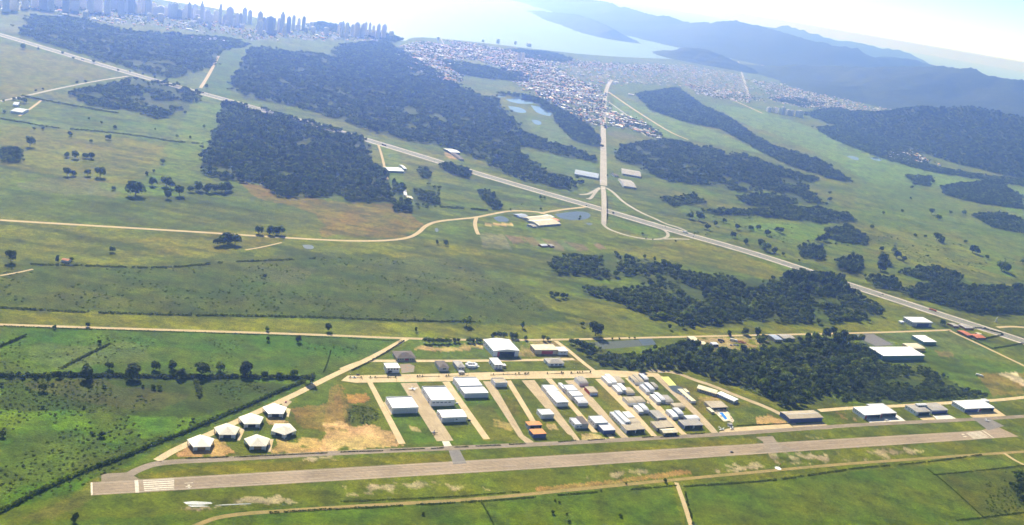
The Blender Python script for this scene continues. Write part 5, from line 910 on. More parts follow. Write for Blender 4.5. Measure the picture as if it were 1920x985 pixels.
for i, (x, y, ang) in enumerate(hp):
    k = random.choices(range(6), (5, 5, 4, 2, 3, .8))[0]; j = random.choices(range(5), (2.6, 2.6, 4.5, 2.6, .5))[0]; rz = R(ang+random.choice((0, 90))+random.uniform(-4, 4))
    if i < n_near:
        o = link('house', HM[k*5+j], None, (x, y, 0)); o.rotation_euler = (0, 0, rz); tag(o, 'small gabled house in the nearer part of the low town', 'house', 'houses of the low town')
    else:
        me = HM[k*5+j]; c, s = math.cos(rz), math.sin(rz)
        V, Fc, mi = house_VF(*[(5, 4, 3.4, 1.5), (6, 4.5, 3.4, 1.8), (4.5, 4, 6, 1.4), (9, 6, 4.5, 1.6), (6, 5, 6.2, 1.6), (14, 8, 6, 1.5)][k]); V = np.array(V); VV.append(np.c_[V[:, 0]*c-V[:, 1]*s+x, V[:, 0]*s+V[:, 1]*c+y, V[:, 2]]); FF += [[a+off for a in f] for f in Fc]; MI += [0 if m == 0 else 1+j for m in mi]; off += len(V)
o = link('distant_houses', raw_mesh('distant_houses', np.concatenate(VV), FF, [M['t_white']]+TR, MI)); tag(o, 'mass of small pale houses spreading along the coast', 'houses', kind='stuff')
for v, L_ in ((V9, [((150,330),(300,548)),((300,350),(500,610)),((440,360),(632,590)),((580,400),(800,600)),((190,180),(225,290)),((340,220),(440,340)),((640,95),(720,250)),((760,90),(800,150)),((940,400),(1150,435)),((1200,430),(1310,440)),((1280,380),(1440,490)),((1500,480),(1800,740)),((1480,350),(1700,480)),((1050,190),(1250,310))]), (view(960,120,5.79), [((420,250),(640,410)),((620,310),(960,540)),((250,90),(420,250)),((480,130),(760,330)),((690,500),(900,660)),((1030,400),(1240,550),(1500,720)),((1240,640),(1460,780)),((210,280),(350,320)),((640,230),(980,400)),((340,60),(640,230))])):
    for l in L_: road('street', [v(*p) for p in l], 7, M['shoulder'], .07, sm=0)
tag(link('shed', HM[5*5+2], None, (*G(1322, 178), 0)), 'long white-roofed shed at the top of the green plain', 'shed'); tag(link('shed', HM[5*5+2], None, (*G(1183, 179), 0)), 'white-roofed shed above the pale green meadow', 'shed'); tag(link('shed', HM[5*5+2], None, (*G(1160, 238), 0)), 'large pale shed beside the straight road into town', 'shed')

# ================================================================== TREES, HEDGES AND SCRUB
NT = [0]
def tree(x, y, wpx, label, group=None, hf=1.0, k=None, name='tree'):
    b = G(x, y); dist = math.hypot(b[0], b[1], H); r = wpx*dist/F/2; h = max(2.2*r*hf, 2); k = random.randrange(6) if k is None else k; NT[0] += 1
    t = empty(name, (*b, 0), random.uniform(0, 6.28)); tag(t, label, 'tree', group)
    for nm, me in (('trunk', TRUNK[k]), ('crown', CROWN[k])): o = link(nm, me, t); o.scale = (r/4.2, r/4.2, h/10)
    return t
VA = view(0, 0, 2.984); VB = view(0, 330, 2.984); VC = view(640, 330, 2.984); VD = view(1280, 330, 2.984); VE = view(0, 655, 2.984); VF_ = view(640, 780, 3); VG = view(1280, 780, 3); VH = view(0, 150, 6.568)
def trees(v, L_, s, label, group, hf=1.0, name='tree'):
    for x, y, w_ in L_: p = v(x, y); tree(p[0], p[1], w_/s*.9, label, group, hf*random.uniform(.9, 1.1), name=name)
trees(VA, [(168,822,55),(392,762,28),(607,782,36),(510,798,20),(645,722,26),(372,882,36),(420,888,48),(480,886,36),(512,888,40),(375,985,46),(412,985,38),(490,985,40),(560,992,66),(990,770,20),(1063,775,16),(908,918,34),(868,727,12),(567,695,16),(497,670,14),(190,730,18),(240,728,20),(1140,715,20),(925,655,40),(1035,640,20),(820,980,26),(860,965,18)], 2.984, 'dark round tree alone in the olive pasture left of the square-cornered wood', 'lone trees of the olive pasture')
trees(VA, [(130,275,36),(215,280,16),(350,303,16),(410,330,14),(525,355,24),(660,400,14),(728,405,12),(800,420,16),(865,440,16),(930,455,18),(990,470,14),(1155,492,24),(480,465,18),(430,470,20),(240,505,14),(200,515,14)], 2.984, 'small tree dotted beside the highway or the pale farm road at far left', 'small trees beside the far roads')
trees(VH, [(45,270,34),(172,250,40),(240,270,60),(300,290,70),(55,410,50)], 6.568, 'dark tree beside the blue-roofed barn at the far left farm', 'trees around the far left farm')
trees(VB, [(635,80,26),(852,55,52),(1065,90,40),(930,60,70),(955,70,50)], 2.984, 'round tree in the bright green patch below the square-cornered wood', 'trees in the bright green patch')
tree(*VB(758, 110), 30, 'loose pale-crowned tree standing apart at the corner of the bright green patch', None, .95, 1); tree(*VB(1005, 112), 20, 'low dark tree leaning out of the group below the bright green patch'); tree(*VB(935, 128), 15, 'lower of the dark trees under the bright green patch')
trees(VB, [(1112,85,66),(1160,92,60),(1205,90,56),(1240,92,60),(1275,85,62)], 2.984, 'dark tree in the tight clump left of the square-cornered wood', 'clump of dark trees')
trees(VB, [(1215,392,56),(1250,385,66),(1275,380,80),(1315,385,72)], 2.984, 'broad dark tree in the clump just below the side road', 'clump below the side road')
trees(VB, [(1448,325,52),(1508,328,56),(1545,328,50),(1572,330,54)], 2.984, 'dark tree in the row standing on the side road', 'row of dark trees on the side road')
tree(*VB(62, 482), 18, 'dark double-topped tree near the left edge of the view', None, 1.3); tree(*VB(320, 488), 6.5, 'thin upright dark tree near the small ruined hut', None, 2.4); tree(*VB(400, 475), 7, 'small bushy tree right of the small ruined hut'); tree(*VB(627, 427), 11, 'lone small tree in the grass above the long ditch'); tree(*VB(1480, 572), 8, 'small shrub-like tree in the yellowish patch')
tree(*VB(1835, 868), 15, 'round dark tree just above the dirt road', None, 1.1); tree(*VB(1668, 930), 12, 'small round tree in the bright field below the dirt road', None, 1.2); tree(*VB(1500, 925), 8, 'slight pale tree in the bright field below the dirt road', None, 1.3); tree(*VB(490, 845), 9, 'small tree on the verge of the dirt road at left'); tree(*VB(305, 855), 7, 'tiny shrub at the lower edge of the dirt road'); tree(*VB(555, 940), 8, 'small tree at the end of the short diagonal hedge'); tree(*VB(1495, 868), 9, 'low shrub against the dirt road, right of centre')
tree(*VC(582, 388), 11, 'lone small dark tree in the pasture below the side road'); tree(*VC(535, 382), 6, 'slender pale tree beside the lone small dark tree', None, 1.6); tree(*VC(700, 838), 20, 'dark bushy tree in the grass just above the dirt road'); tree(*VC(1012, 852), 10, 'slim tree in the grass above the biggest hangar', None, 1.5); tree(*VC(1420, 895), 30, 'large dark tree standing above the pond by the dirt road', None, 1.0); tree(*VC(1345, 842), 10, 'loose small tree left of the large dark tree'); tree(*VC(415, 872), 6, 'thin sapling above the dirt road near the corner', None, 1.8); tree(*VC(1835, 860), 8, 'small dark tree at the edge of the large dark wood', None, 1.4)
trees(VC, [(1112,130,26),(1135,128,22),(1010,165,12),(945,192,14),(1330,245,14),(1115,190,16)], 2.984, 'small tree near the poultry barns and the round pond', 'small trees by the poultry barns')
trees(VC, [(1175,672,36),(1200,685,40),(1235,685,38),(1258,682,30)], 2.984, 'dark tree in the small oval clump in open grass', 'oval clump in open grass')
trees(VC, [(468,935,26),(492,938,26),(515,935,24),(540,938,26),(562,936,24),(586,938,26),(604,936,22),(632,932,22),(654,932,20),(712,932,24),(735,934,24),(760,932,24),(778,934,20),(850,905,26),(880,906,28),(910,905,28),(950,908,30),(975,910,26),(1030,918,22),(1130,922,24),(1155,922,22)], 2.1, 'dark slender tree in the row along the dirt road behind the biggest hangar', 'row of trees along the dirt road', 1.05)
trees(VC, [(1285,940,40),(1320,960,56),(1360,975,60),(1395,985,50),(1445,975,24),(1515,918,16),(1555,915,14),(1610,912,14),(1640,912,16)], 2.984, 'tree on the bank of the long green pond', 'trees on the bank of the green pond')
trees(VE, [(482,165,96),(612,112,52),(735,162,104),(868,116,60),(965,112,62),(1128,152,92),(1230,122,62),(1368,145,90),(1010,162,66),(1735,190,76),(1640,155,54),(240,232,58),(1480,160,50),(1560,160,46),(330,160,40),(270,158,36),(200,160,34),(60,160,30),(130,160,34)], 2.984, 'bushy dark tree of the hedgerow crossing the green fields at left', 'hedgerow trees at left', .95)
trees(VE, [(150,222,20),(585,215,28),(10,205,28),(800,212,22),(860,222,36),(890,225,34),(1110,230,26),(1115,270,22),(1080,400,24),(570,488,42),(520,480,26),(10,490,44),(1440,215,16),(240,330,22),(470,330,20),(295,205,24),(390,190,16)], 2.984, 'isolated dark bush in the rough green field at lower left', 'bushes in the rough green field', .8)
tree(*VE(418, 965), 13, 'dark upright tree at the bottom edge below the runway threshold', None, 1.4)
trees(VF_, [(458,558,24),(1190,550,28),(1200,478,20),(1225,490,20),(1570,568,26),(1820,370,28),(1600,385,16),(1675,410,16),(1460,425,14),(1280,600,22),(1268,555,18)], 3, 'small dark shrub in the field between the runway and the bottom edge', 'shrubs in the bottom field', .8, 'shrub')
trees(VD, [(1120,485,60),(1105,530,60),(1390,215,36),(1430,245,34),(1570,215,30),(1180,425,34),(1195,460,50),(1235,480,34),(1580,375,20),(1620,430,50),(1640,440,40),(1700,465,24),(1780,530,60),(1800,540,60),(820,105,22),(820,145,28),(1280,70,20),(1275,130,14),(1055,295,26),(1110,420,28),(1225,205,20),(1495,215,22),(1300,340,20),(1355,345,18),(790,365,50),(760,370,40),(855,385,16),(700,370,14),(650,480,16),(1420,360,50),(1445,375,40),(1370,455,14),(1900,490,30),(1120,215,20)], 2.984, 'dark scattered tree in the broad green meadow right of the highway', 'trees of the right-hand meadow')
trees(VD, [(90,250,60),(40,240,50),(135,300,40),(230,260,30),(300,300,36),(380,305,34),(420,300,30),(470,335,40),(545,320,44),(525,310,30),(430,400,50),(460,420,56),(510,430,40),(350,380,36),(280,345,40),(560,445,24),(180,280,30)], 2.984, 'small loose tree along the far verge of the highway beyond the junction', 'trees along the highway verge')
trees(Vm, [(545,665,24),(845,880,34),(880,920,18),(950,930,16),(1185,950,26),(205,705,30),(485,275,22)], 5.473, 'small tree beside the slip roads of the junction', 'trees by the slip roads')
trees(V4, [(600,240,60),(560,250,40),(850,190,90),(880,150,60),(740,105,50),(630,110,40),(830,100,60)], 3.789, 'leafy tree around the truck yard at the edge of the wood', 'trees around the truck yard')
trees(VD, [(840,890,50),(800,905,60),(860,930,60),(900,920,60),(740,920,50),(700,915,40),(950,930,50),(990,935,46),(415,890,40),(350,885,40),(255,885,24),(440,940,40),(1450,835,34)], 2.984, 'tall tree overlooking the dirt road from the dense dark wood', 'tall trees at the edge of the dense wood', 1.15)
trees(V2, [(62,412,11),(90,412,10),(140,412,10),(205,412,12),(240,410,10),(330,410,10),(385,410,11),(540,405,12),(556,405,10),(575,404,10),(745,402,10),(760,401,10),(1080,392,10),(1150,391,10),(1260,385,12),(1310,385,10),(1330,384,11)], 3.789, 'tiny sapling in the planted strip along the main airfield street', 'saplings of the main street', 1.6, 'sapling')
trees(V3, [(25,390,10),(90,388,11),(110,387,10),(250,383,10),(350,381,12),(362,381,10),(420,380,11),(465,379,12),(480,378,10),(500,377,11),(555,377,12)], 3.789, 'tiny sapling in the planted strip along the main airfield street', 'saplings of the main street', 1.6, 'sapling')
BUSHV = [np.array([v.co[:] for v in o.data.vertices]) for o in PROTO_S]
def hedge(v, pts, wd, h, label, step=1.6, m='scrub', gaps=0, name='hedge', cat='hedge', group=None):
    P = resample(smooth_line(Gs(px(v, pts)), 2), step); g = np.random.default_rng(len(P)+int(abs(P[0, 0]))); Vs = []
    for p in P:
        if gaps and vnoise(np.array([p[0]/12]), np.array([p[1]/12]), 5)[0] < gaps: continue
        B = BUSHV[g.integers(3)]; a = g.uniform(0, 6.28); s = wd/6.4*g.uniform(.7, 1.3); c_, s_ = math.cos(a), math.sin(a)
        Vs.append(np.c_[(B[:, 0]*c_-B[:, 1]*s_)*s+p[0]+g.normal()*wd*.12, (B[:, 0]*s_+B[:, 1]*c_)*s+p[1]+g.normal()*wd*.12, B[:, 2]*h/3.4*g.uniform(.65, 1.25)])
    V = np.concatenate(Vs); c = P.mean(0); V[:, :2] -= c; o = link(name, raw_mesh(name, V, np.arange(len(V)).reshape(-1, 4), [M[m]]), None, (*c, 0)); return tag(o, label, cat, group)
hedge(VE, [(0,912),(100,860),(250,780),(450,692),(560,652),(700,602),(860,532),(1000,480),(1200,392),(1350,332),(1500,262),(1700,182)], 4.2, 3.2, 'long dark hedge following the airfield road from the lower left corner', 1.5, 'leaf2', .12)
hedge(VE, [(0,150),(300,148),(700,152),(1100,160),(1500,158),(1700,165)], 7, 3.4, 'dark undergrowth of the hedgerow between the two left-hand fields', 2.2, 'leaf3')
hedge(V0, [(0,577),(150,586),(300,590),(420,592),(600,595),(760,602),(900,604)], 5, 2, 'long dark ditch hedge above the mown strip and dirt road', 3, 'leaf3', .2); hedge(V0, [(60,496),(170,499),(280,503),(350,500),(420,492),(500,489),(590,485)], 5, 2, 'dark ditch hedge winding across the scrubby field', 3, 'leaf3', .25)
hedge(V0, [(0,612),(200,619),(400,625),(600,632),(752,640)], 2.2, 1.2, 'thin dark hedge along the lower side of the dirt road', 2, 'leaf3', .1); hedge(V0, [(757,640),(705,673),(660,695)], 2.4, 1.4, 'short hedge along the field side of the upper airfield road', 1.6, 'leaf3')
hedge(V0, [(0,651),(25,640),(47,630)], 4, 2.2, 'short diagonal hedge at the left edge of the bright field', 1.6, 'leaf3'); hedge(V0, [(112,692),(140,678),(172,662),(205,645)], 4, 2, 'diagonal hedge running down to the left hedgerow', 1.8, 'leaf3')
hedge(VE, [(1095,180),(1110,215),(1118,260)], 6, 3, 'short dark hedge running down from the hedgerow', 1.6, 'leaf3'); hedge(VE, [(1850,10),(1835,70),(1810,130)], 1.6, 1.2, 'thin dark line of shrubs near the airfield road bend', 1.6, 'leaf3')
hedge(VF_, [(-400,545),(0,522),(300,508),(600,492),(1000,466),(1300,440),(1600,418),(1880,392)], 2.2, 1.2, 'dark shrubs lining the lower side of the gravel track', 1.8, 'leaf3', .3); hedge(VF_, [(0,482),(300,470),(600,458),(1000,428)], 2, 1, 'low green bank between runway strip and gravel track', 1.8, 'scrub', .2)
hedge(VF_, [(790,490),(820,540),(860,620)], 2, 1.1, 'thin shrubs crossing the bottom field', 1.6, 'scrub', .2); hedge(VG, [(10,398),(200,385),(400,372),(600,352),(800,320),(1000,292),(1380,262),(1700,215)], 2.4, 1.3, 'shrubs between the gravel track and the lower right field', 1.8, 'leaf3', .25)
hedge(VG, [(1415,332),(1550,320),(1750,300),(1920,280)], 2.2, 1.1, 'dark boundary hedge in the lower right fields', 1.8, 'leaf3', .15); hedge(VG, [(1360,290),(1440,345),(1560,450),(1690,570)], 2, .9, 'thin field boundary slanting across the lower right corner', 1.8, 'scrub', .3); hedge(VG, [(1540,590),(1700,572),(1920,545)], 2.2, 1.2, 'dark hedge near the bottom right corner', 1.8, 'leaf3')
hedge(VG, [(10,420),(30,500),(60,615)], 2.6, 1.2, 'hedge along the small dirt track at the bottom', 1.6, 'leaf3', .2)
for vw, L_ in ((V2, [((0,940),(290,931)),((350,926),(590,916)),((640,916),(727,909)),((805,906),(897,901)),((955,899),(1130,891)),((1190,886),(1310,880))]), (V3, [((330,868),(452,858)),((540,856),(657,848)),((925,836),(1002,831)),((1055,836),(1182,821)),((1265,813),(1364,808))]), (VE, [((1040,611),(1275,604)),((1310,604),(1830,581))]), (V4, [((690,752),(1060,737))])):
    for l in L_: hedge(vw, list(l), 1.5, .9, 'low leafy row standing in for the fence and drain shadow above the taxiway', .9, 'leaf3', group='leafy rows in place of fence shadow along the taxiway')  # leaf clumps stand in for a dark line of fence and drain shadow
for vw, L_ in ((V2, [((50,413),(145,412)),((195,413),(385,410)),((540,405),(700,402)),((740,402),(900,398)),((1060,393),(1213,388))]), (V3, [((0,391),(110,387)),((250,384),(365,381)),((415,381),(560,377))])):
    for l in L_: hedge(vw, list(l), 1.0, .6, 'narrow planted strip in the middle of the main airfield street', .8, 'scrub', group='planted strips of the main street', cat='hedge')
hedge(VH, [(270,203),(500,248),(800,302),(1100,360),(1445,412)], 9, 4, 'dark hedge below the pale farm road at far left', 4, 'leaf3'); hedge(VH, [(0,482),(300,528),(600,588),(900,612),(1300,645),(1700,690),(2100,760),(2500,790)], 7, 3, 'long dark ditch hedge across the far left pasture', 4, 'leaf3', .15)
hedge(Vn, [(820,900),(1000,915),(1250,930),(1500,950)], 7, 3.5, 'row of bushes along the bottom of the pasture before the highway', 3, 'leaf3', .25); hedge(Vo, [(1320,770),(1500,745),(1700,710),(1806,690)], 3, 1.6, 'dark hedge in the field beside the highway', 1.8, 'leaf3'); hedge(Vo, [(760,520),(900,590),(1080,660),(1250,740),(1320,770)], 2.6, 1.4, 'hedge along the highway side of the right-hand dirt road', 1.8, 'leaf3'); hedge(Vo, [(1000,460),(1150,455),(1300,500),(1470,540),(1480,560),(1350,590),(1200,620)], 3, 2, 'hedge enclosing the yard of the brick sheds', 1.6, 'leaf3')
def scrub(poly, step, hs, label, thin, seed):
    P = fill(poly, step, thin=thin, seed=seed); g = np.random.default_rng(seed); s = hs*g.uniform(.4, 1.25, len(P)); scatter('scrub', P, np.c_[s*1.25, s*1.25, s*.62], 'bush', label, 'scrub')
scrub([(0,708),(340,705),(560,722),(480,762),(300,838),(150,915),(0,960)], 6, .42, 'tussocky scrub dotted over the dark lower left field', .43, 801)
scrub([(0,625),(400,635),(680,650),(600,705),(0,700)], 7, .36, 'low scrub dotted over the bright upper left field', .56, 803)
scrub([(0,500),(300,500),(600,480),(830,485),(1000,560),(1060,605),(600,600),(0,578)], 11, .5, 'low scrub spread over the dark rough field above the dirt road', .5, 805)
scrub([(1290,380),(1640,440),(1920,470),(1920,530),(1600,470),(1300,440)], 16, .75, 'scattered scrub in the meadow right of the highway', .58, 807)
scrub([(1845,890),(1920,872),(1920,965),(1850,972)], 5, .4, 'dark scrub in the lower right corner field', .45, 809); scrub([(1470,762),(1440,748),(1370,722),(1400,715),(1600,735),(1850,735),(1850,748),(1620,756)], 5, .8, 'bright undergrowth along the front of the dense wood', .4, 811)
scrub([(655,758),(705,768),(715,785),(690,798),(652,793)], 4, .4, 'dark weeds beside the sand heap', .3, 813)

# ================================================================== VEHICLES, AIRCRAFT AND SMALL THINGS
CARM = {k: mat('car_paint_'+k, c, .3, .04, 1, spec=.5) for k, c in dict(white=(.72, .72, .72), dark=(.03, .03, .04), red=(.40, .03, .02), silver=(.4, .41, .43), blue=(.05, .09, .35), orange=(.55, .13, .02)).items()}; M['tyre'] = mat('tyre', (.02, .02, .02), .9)
def wheel(x, y, r=.33, wd=.22): q = MB(); q.tube((x, y-wd/2, r), (x, y+wd/2, r), r, n=10); return q
def car(p, rz, paint, label, group=None, kind='car'):
    L_, W_, Hh = dict(car=(4.3, 1.75, 1.45), pickup=(5.2, 1.85, 1.75))[kind]; t = empty('pickup_truck' if kind == 'pickup' else 'car', (*p, .0), rz); tag(t, label, 'pickup' if kind == 'pickup' else 'car', group); a, w = L_/2, W_/2
    def ring(x, z0, z1, ww): return [(x, -ww, z0), (x, ww, z0), (x, ww, z1), (x, -ww, z1)]
    MB().loft([ring(-a, .35, .75, w*.9), ring(-a*.9, .3, .92, w), ring(-a*.2, .28, .95, w), ring(a*.55, .28, .9, w), ring(a*.93, .3, .72, w*.95), ring(a, .35, .6, w*.85)]).build('body', CARM[paint], t)
    c0, c1 = (-a*.15, a*.4) if kind == 'pickup' else (-a*.72, a*.38); MB().loft([ring(c0-.1, .93, .96, w*.92), ring(c0+.25, .93, Hh-.05, w*.8), ring(c1-.55, .93, Hh-.05, w*.8), ring(c1+.15, .9, .94, w*.92)]).build('windows', M['glass'], t)
    MB().box(c0+.3, c1-.6, -w*.76, w*.76, Hh-.06, Hh).build('car_roof', CARM[paint], t)
    for x in (-a*.62, a*.62):
        for y in (-w+.08, w-.08): wheel(x, y).build('wheel', M['tyre'], t)
def truck(p, rz, paint, label, L_=11, group=None, cab='white', name='truck', hh=3.4):
    t = empty(name, (*p, 0), rz); tag(t, label, 'truck', group); a = L_/2; MB().box(-a, a-2.6, -1.22, 1.22, 1.05, hh).build('cargo_box', CARM[paint], t)
    r = lambda x, z1, w: [(x, -w, .6), (x, w, .6), (x, w, z1), (x, -w, z1)]; cb = MB().loft([r(a-2.4, 2.9, 1.15), r(a-.9, 2.9, 1.15), r(a-.25, 1.9, 1.15), r(a, 1.5, 1.1)]).build('cab', CARM[cab], t); MB().face([(a-.86, -1, 2.78), (a-.86, 1, 2.78), (a-.24, 1, 1.98), (a-.24, -1, 1.98)][::-1]).box(a-.9, a-.84, -1.0, 1.0, 2.0, 2.7).build('windscreen', M['glass'], cb)
    MB().box(-a+.1, a-.3, -.5, .5, .6, 1.04).build('chassis', M['trim_dark'], t)
    for x in ((-a+1.2, -a+2.5, a-1.1) if L_ > 8 else (-a+1.3, a-1.1)):
        for y in (-1.08, 1.08): wheel(x, y, .5, .3).build('wheel', M['tyre'], t)
def on_hw(x, off): i = int(np.argmin(np.hypot(*(hw-G(x, np.interp(x, [q[0] for q in HW], [q[1] for q in HW]))).T))); i = min(max(i, 1), len(hw)-2); d = hw[i+1]-hw[i-1]; d /= np.hypot(*d); return hw[i]+np.array([-d[1], d[0]])*off, math.atan2(d[1], d[0])
for x, off, pt in [(40,-8,'dark'),(118,8,'dark'),(140,-8,'white'),(175,9,'dark'),(195,-9,'dark'),(232,8,'dark'),(268,-8,'silver'),(292,9,'dark'),(312,-9,'dark'),(385,8,'dark'),(435,-8,'dark'),(470,9,'silver'),(524,8,'dark'),(540,-9,'dark'),(598,8,'white'),(625,-8,'dark'),(790,8,'dark'),(823,-9,'dark'),(905,8,'white'),(1094,-8,'dark'),(1236,9,'dark'),(1310,-8,'silver'),(1420,8,'dark'),(1660,9,'dark'),(1655,-9,'silver'),(1706,10,'white'),(1840,8,'dark')]:
    p, a = on_hw(x, off); car(p, a+(0 if off < 0 else math.pi), pt, {'dark': 'tiny dark car driving on the highway', 'white': 'tiny white car driving on the highway', 'silver': 'tiny silver-grey car driving on the highway'}[pt], 'cars on the highway, '+pt)
p, a = on_hw(1744, 9); truck(p, a+math.pi, 'orange', 'orange-red lorry on the highway above the block-shaped warehouse', 15, cab='orange'); p, a = on_hw(722, -8); truck(p, a, 'dark', 'long dark lorry on the highway above the bright white barn', 15, cab='dark'); p, a = on_hw(378, 8); truck(p, a+math.pi, 'dark', 'dark lorry on the highway beside the narrow green field', 13, cab='dark'); p, a = on_hw(1282, 8); truck(p, a+math.pi, 'white', 'pale lorry on the highway right of the junction', 13)
p, a = on_hw(520, -8); truck(p, a, 'silver', 'grey lorry on the highway between the two big woods', 13); p, a = on_hw(160, -8); truck(p, a, 'dark', 'dark lorry on the highway at the far left', 13, cab='dark')
car(G(*V2(118, 392)), RZ, 'dark', 'dark car parked on the pale street beside the white pickup'); car(G(*V2(92, 411)), RZ, 'white', 'white pickup at the left end of the main airfield street', kind='pickup'); truck(G(*Vj(1740, 725)), RZ, 'white', 'short white box lorry parked below the roofless ring-shaped building', 8.5); car(G(*Vr(1608, 118)), RZ+1.3, 'red', 'small dark red car on the grey pad above the pavilions'); car(G(1372, 848.5), RZ, 'dark', 'small dark car on the runway')
car(G(*VE(1745, 193)), RZ-.5, 'white', 'white car on the airfield road under the hedgerow trees'); car(G(*V1(1400, 600)), RZ, 'white', 'white car beside the five-windowed hangar'); car(G(*V1(1605, 885)), RZ, 'dark', 'dark car beside the gable-roofed hangar'); car(G(*VE(838, 540)), RZ, 'white', 'white car half hidden in the hedge beside the airfield road')
truck(G(*V5(907, 478)), RZ-.75, 'white', 'white trailer lorry standing in the yellow grass', 12); truck(G(*Vk(985, 345)), RZ-.5, 'dark', 'dark brown lorry in the truck yard', 11, cab='dark'); truck(G(*Vk(1310, 340)), RZ-.6, 'white', 'white lorry parked across the truck yard', 13)
for x, y, c, lb in ((1245,455,'blue','left blue car in the truck yard'),(1330,450,'blue','middle pale-windowed blue car in the truck yard'),(1410,455,'blue','right blue car in the truck yard'),(1630,475,'silver','silver car at the right edge of the truck yard'),(985,385,'blue','dark blue car behind the lilac-roofed open shed')): car(G(*Vk(x, y)), RZ-.5, c, lb)
def heap():
    c = G(*Vk(1500, 370)); g = np.random.default_rng(5); q = MB()
    for k in range(34):
        x, y = g.normal(0, 5), g.normal(0, 4); s = g.uniform(.5, 1.6); hz = max(0, 2.2-.28*math.hypot(x, y)); q.box(x-s, x+s, y-s*.6, y+s*.6, 0, hz+g.uniform(.3, 1.0))
    tag(link('scrap_heap', q.mesh('scrap_heap', M['rust']), None, (*c, 0)), 'rust-red scrap heap in the truck yard', 'scrap heap')
heap()
def aeroplane(p, rz, label, paint='white', s=1.0, group=None, low=True):
    t = empty('aeroplane', (*p, 0), rz); tag(t, label, 'aeroplane', group); t.scale = (s, s, s); m = CARM[paint]; n = 12
    ring = lambda x, r, zc, f=1.0: [(x, r*math.cos(2*math.pi*k/n), zc+r*f*math.sin(2*math.pi*k/n)) for k in range(n)]
    MB().loft([ring(4.1, .12, 1.25), ring(3.8, .42, 1.3), ring(2.8, .58, 1.4), ring(1.4, .66, 1.55, 1.15), ring(0, .66, 1.6, 1.15), ring(-1.6, .5, 1.6), ring(-3.4, .25, 1.7), ring(-4.4, .1, 1.8)]).build('fuselage', m, t)
    MB().loft([ring(1.5, .3, 1.9), ring(1.0, .52, 2.0), ring(.1, .54, 2.02), ring(-.8, .3, 1.95)]).build('canopy', M['glass'], t)
    wz = 1.15 if low else 2.3; af = lambda y, c, x0, z: [(x0+c*.5, y, z), (x0+c*.15, y, z+c*.07), (x0-c*.5, y, z+.01), (x0+c*.15, y, z-c*.03)]
    MB().loft([af(-5.4, 1.0, .35, wz+.35), af(-.4, 1.75, .35, wz), af(.4, 1.75, .35, wz), af(5.4, 1.0, .35, wz+.35)]).build('wing', m, t)
    MB().loft([af(-1.8, .6, -4.0, 1.85), af(0, 1.05, -3.95, 1.85), af(1.8, .6, -4.0, 1.85)]).build('tailplane', m, t)
    MB().loft([[(-3.1, -.05, 1.85), (-3.1, .05, 1.85), (-4.5, .03, 1.85), (-4.5, -.03, 1.85)], [(-4.0, -.03, 3.2), (-4.0, .03, 3.2), (-4.7, .02, 3.2), (-4.7, -.02, 3.2)]]).build('fin', m, t)
    MB().tube((4.1, 0, 1.25), (4.4, 0, 1.25), .15, .03).box(4.18, 4.22, -.95, .95, 1.17, 1.33).build('propeller', M['trim_dark'], t)
    for x, y in ((3.0, 0), (-.1, -1.3), (-.1, 1.3)): q = MB(); q.tube((x, y, .3), (x*.98, y*.75, 1.15), .05); q.tube((x, y-.09, .28), (x, y+.09, .28), .28, n=10); q.build('wheel', M['tyre'], t)
aeroplane(G(774.4,731), RZ+1.75, 'white aeroplane parked on the wide concrete lane between the two flat-roofed hangars', s=1.15); aeroplane(G(813.5,813), RZ+2.6, 'dark aeroplane near the lower end of the wide concrete lane', 'dark', .85, low=False)
aeroplane(G(*Vi(560,948)), RZ-1.2, 'left of the two white aeroplanes on the apron below the swimming pool'); aeroplane(G(*Vi(722,932)), RZ-1.0, 'right of the two white aeroplanes on the apron below the swimming pool')
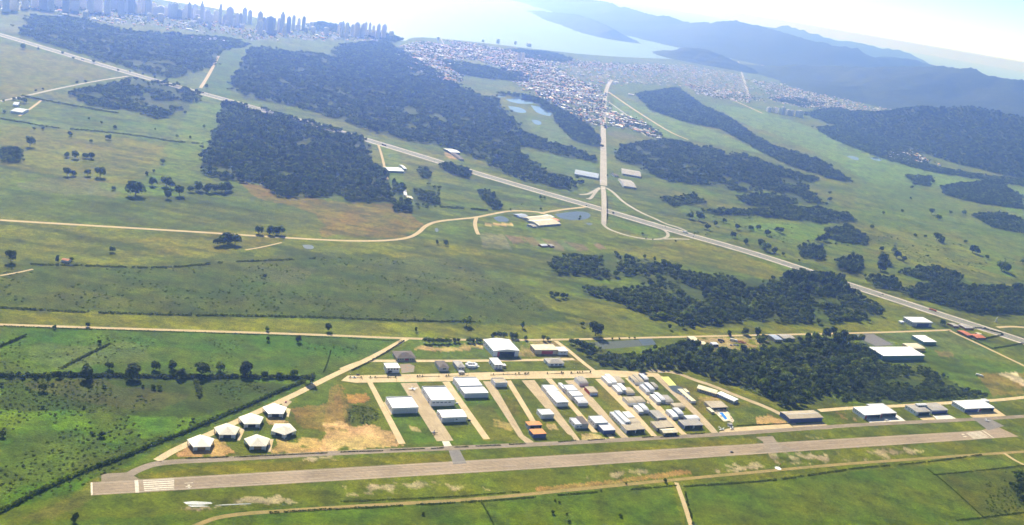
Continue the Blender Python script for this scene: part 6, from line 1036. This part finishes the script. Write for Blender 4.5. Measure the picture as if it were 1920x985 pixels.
aeroplane(G(*Vq(248,380)), RZ-1.5, 'white aeroplane at the left corner of the red-trimmed hangar pair', s=.9); aeroplane(G(*Vq(458,382)), RZ-1.7, 'white aeroplane in front of the open right half of the red-trimmed hangars', s=.9); aeroplane(G(*Vq(1725,395)), RZ-1.9, 'small aeroplane waiting on the dark link near the runway end', 'silver', .95)
def windsock():
    c = G(1459, 878.5); t = empty('windsock', (*c, 0)); tag(t, 'windsock on a pole over a white ground disc beside the runway', 'windsock'); MB().tube((0, 0, 0), (0, 0, .3), 4, 3.6, 16).build('ground_disc', M['w_white'], t); MB().tube((0, 0, .3), (0, 0, 6.5), .09).build('pole', M['trim'], t); MB().tube((.1, 0, 6.3), (2.6, .4, 5.7), .4, .2, 10).build('sock', CARM['orange'], t)
windsock()
def monument():
    c = G(*Vo(1372, 360)); t = empty('monument', (*c, 0), .4); tag(t, 'tall white curved roadside monument beyond the highway', 'monument'); q = MB(); q.loft([[(-2.2+.5*(k/6)**2*3, -.5, k*1.7), (2.0-1.6*(k/6)+1.2*(k/6)**2, -.5, k*1.7), (2.0-1.6*(k/6)+1.2*(k/6)**2, .5, k*1.7), (-2.2+.5*(k/6)**2*3, .5, k*1.7)] for k in range(7)]).build('column', M['w_white'], t); MB().box(-3, 3, -1.4, 1.4, 0, .4).build('plinth', M['shoulder'], t)
monument()
tag(link('hut', HM[0], None, (*G(*VB(370, 480)), 0)), 'small ruined hut in the grass near the left edge', 'hut')

for v, L_ in ((V2, [(62,428),(150,425),(250,423),(350,420),(392,437),(478,290),(572,415),(690,408),(745,405),(900,402),(1060,396),(1180,394)]), (V3, [(60,392),(150,389),(250,386),(350,384),(440,382),(560,380)])):
    for x, y in L_:
        t = empty('street_lamp', (*G(*v(x, y)), 0), RZ+1.57); tag(t, 'thin street lamp standing along the main airfield street', 'street lamp', 'street lamps of the main street'); MB().tube((0, 0, 0), (0, 0, 8), .12, .07).build('pole', M['trim_dark'], t); MB().tube((0, 0, 7.9), (1.6, 0, 8.2), .05).box(1.5, 2.2, -.15, .15, 8.12, 8.26).build('lamp_head', M['trim'], t)
build_ground()
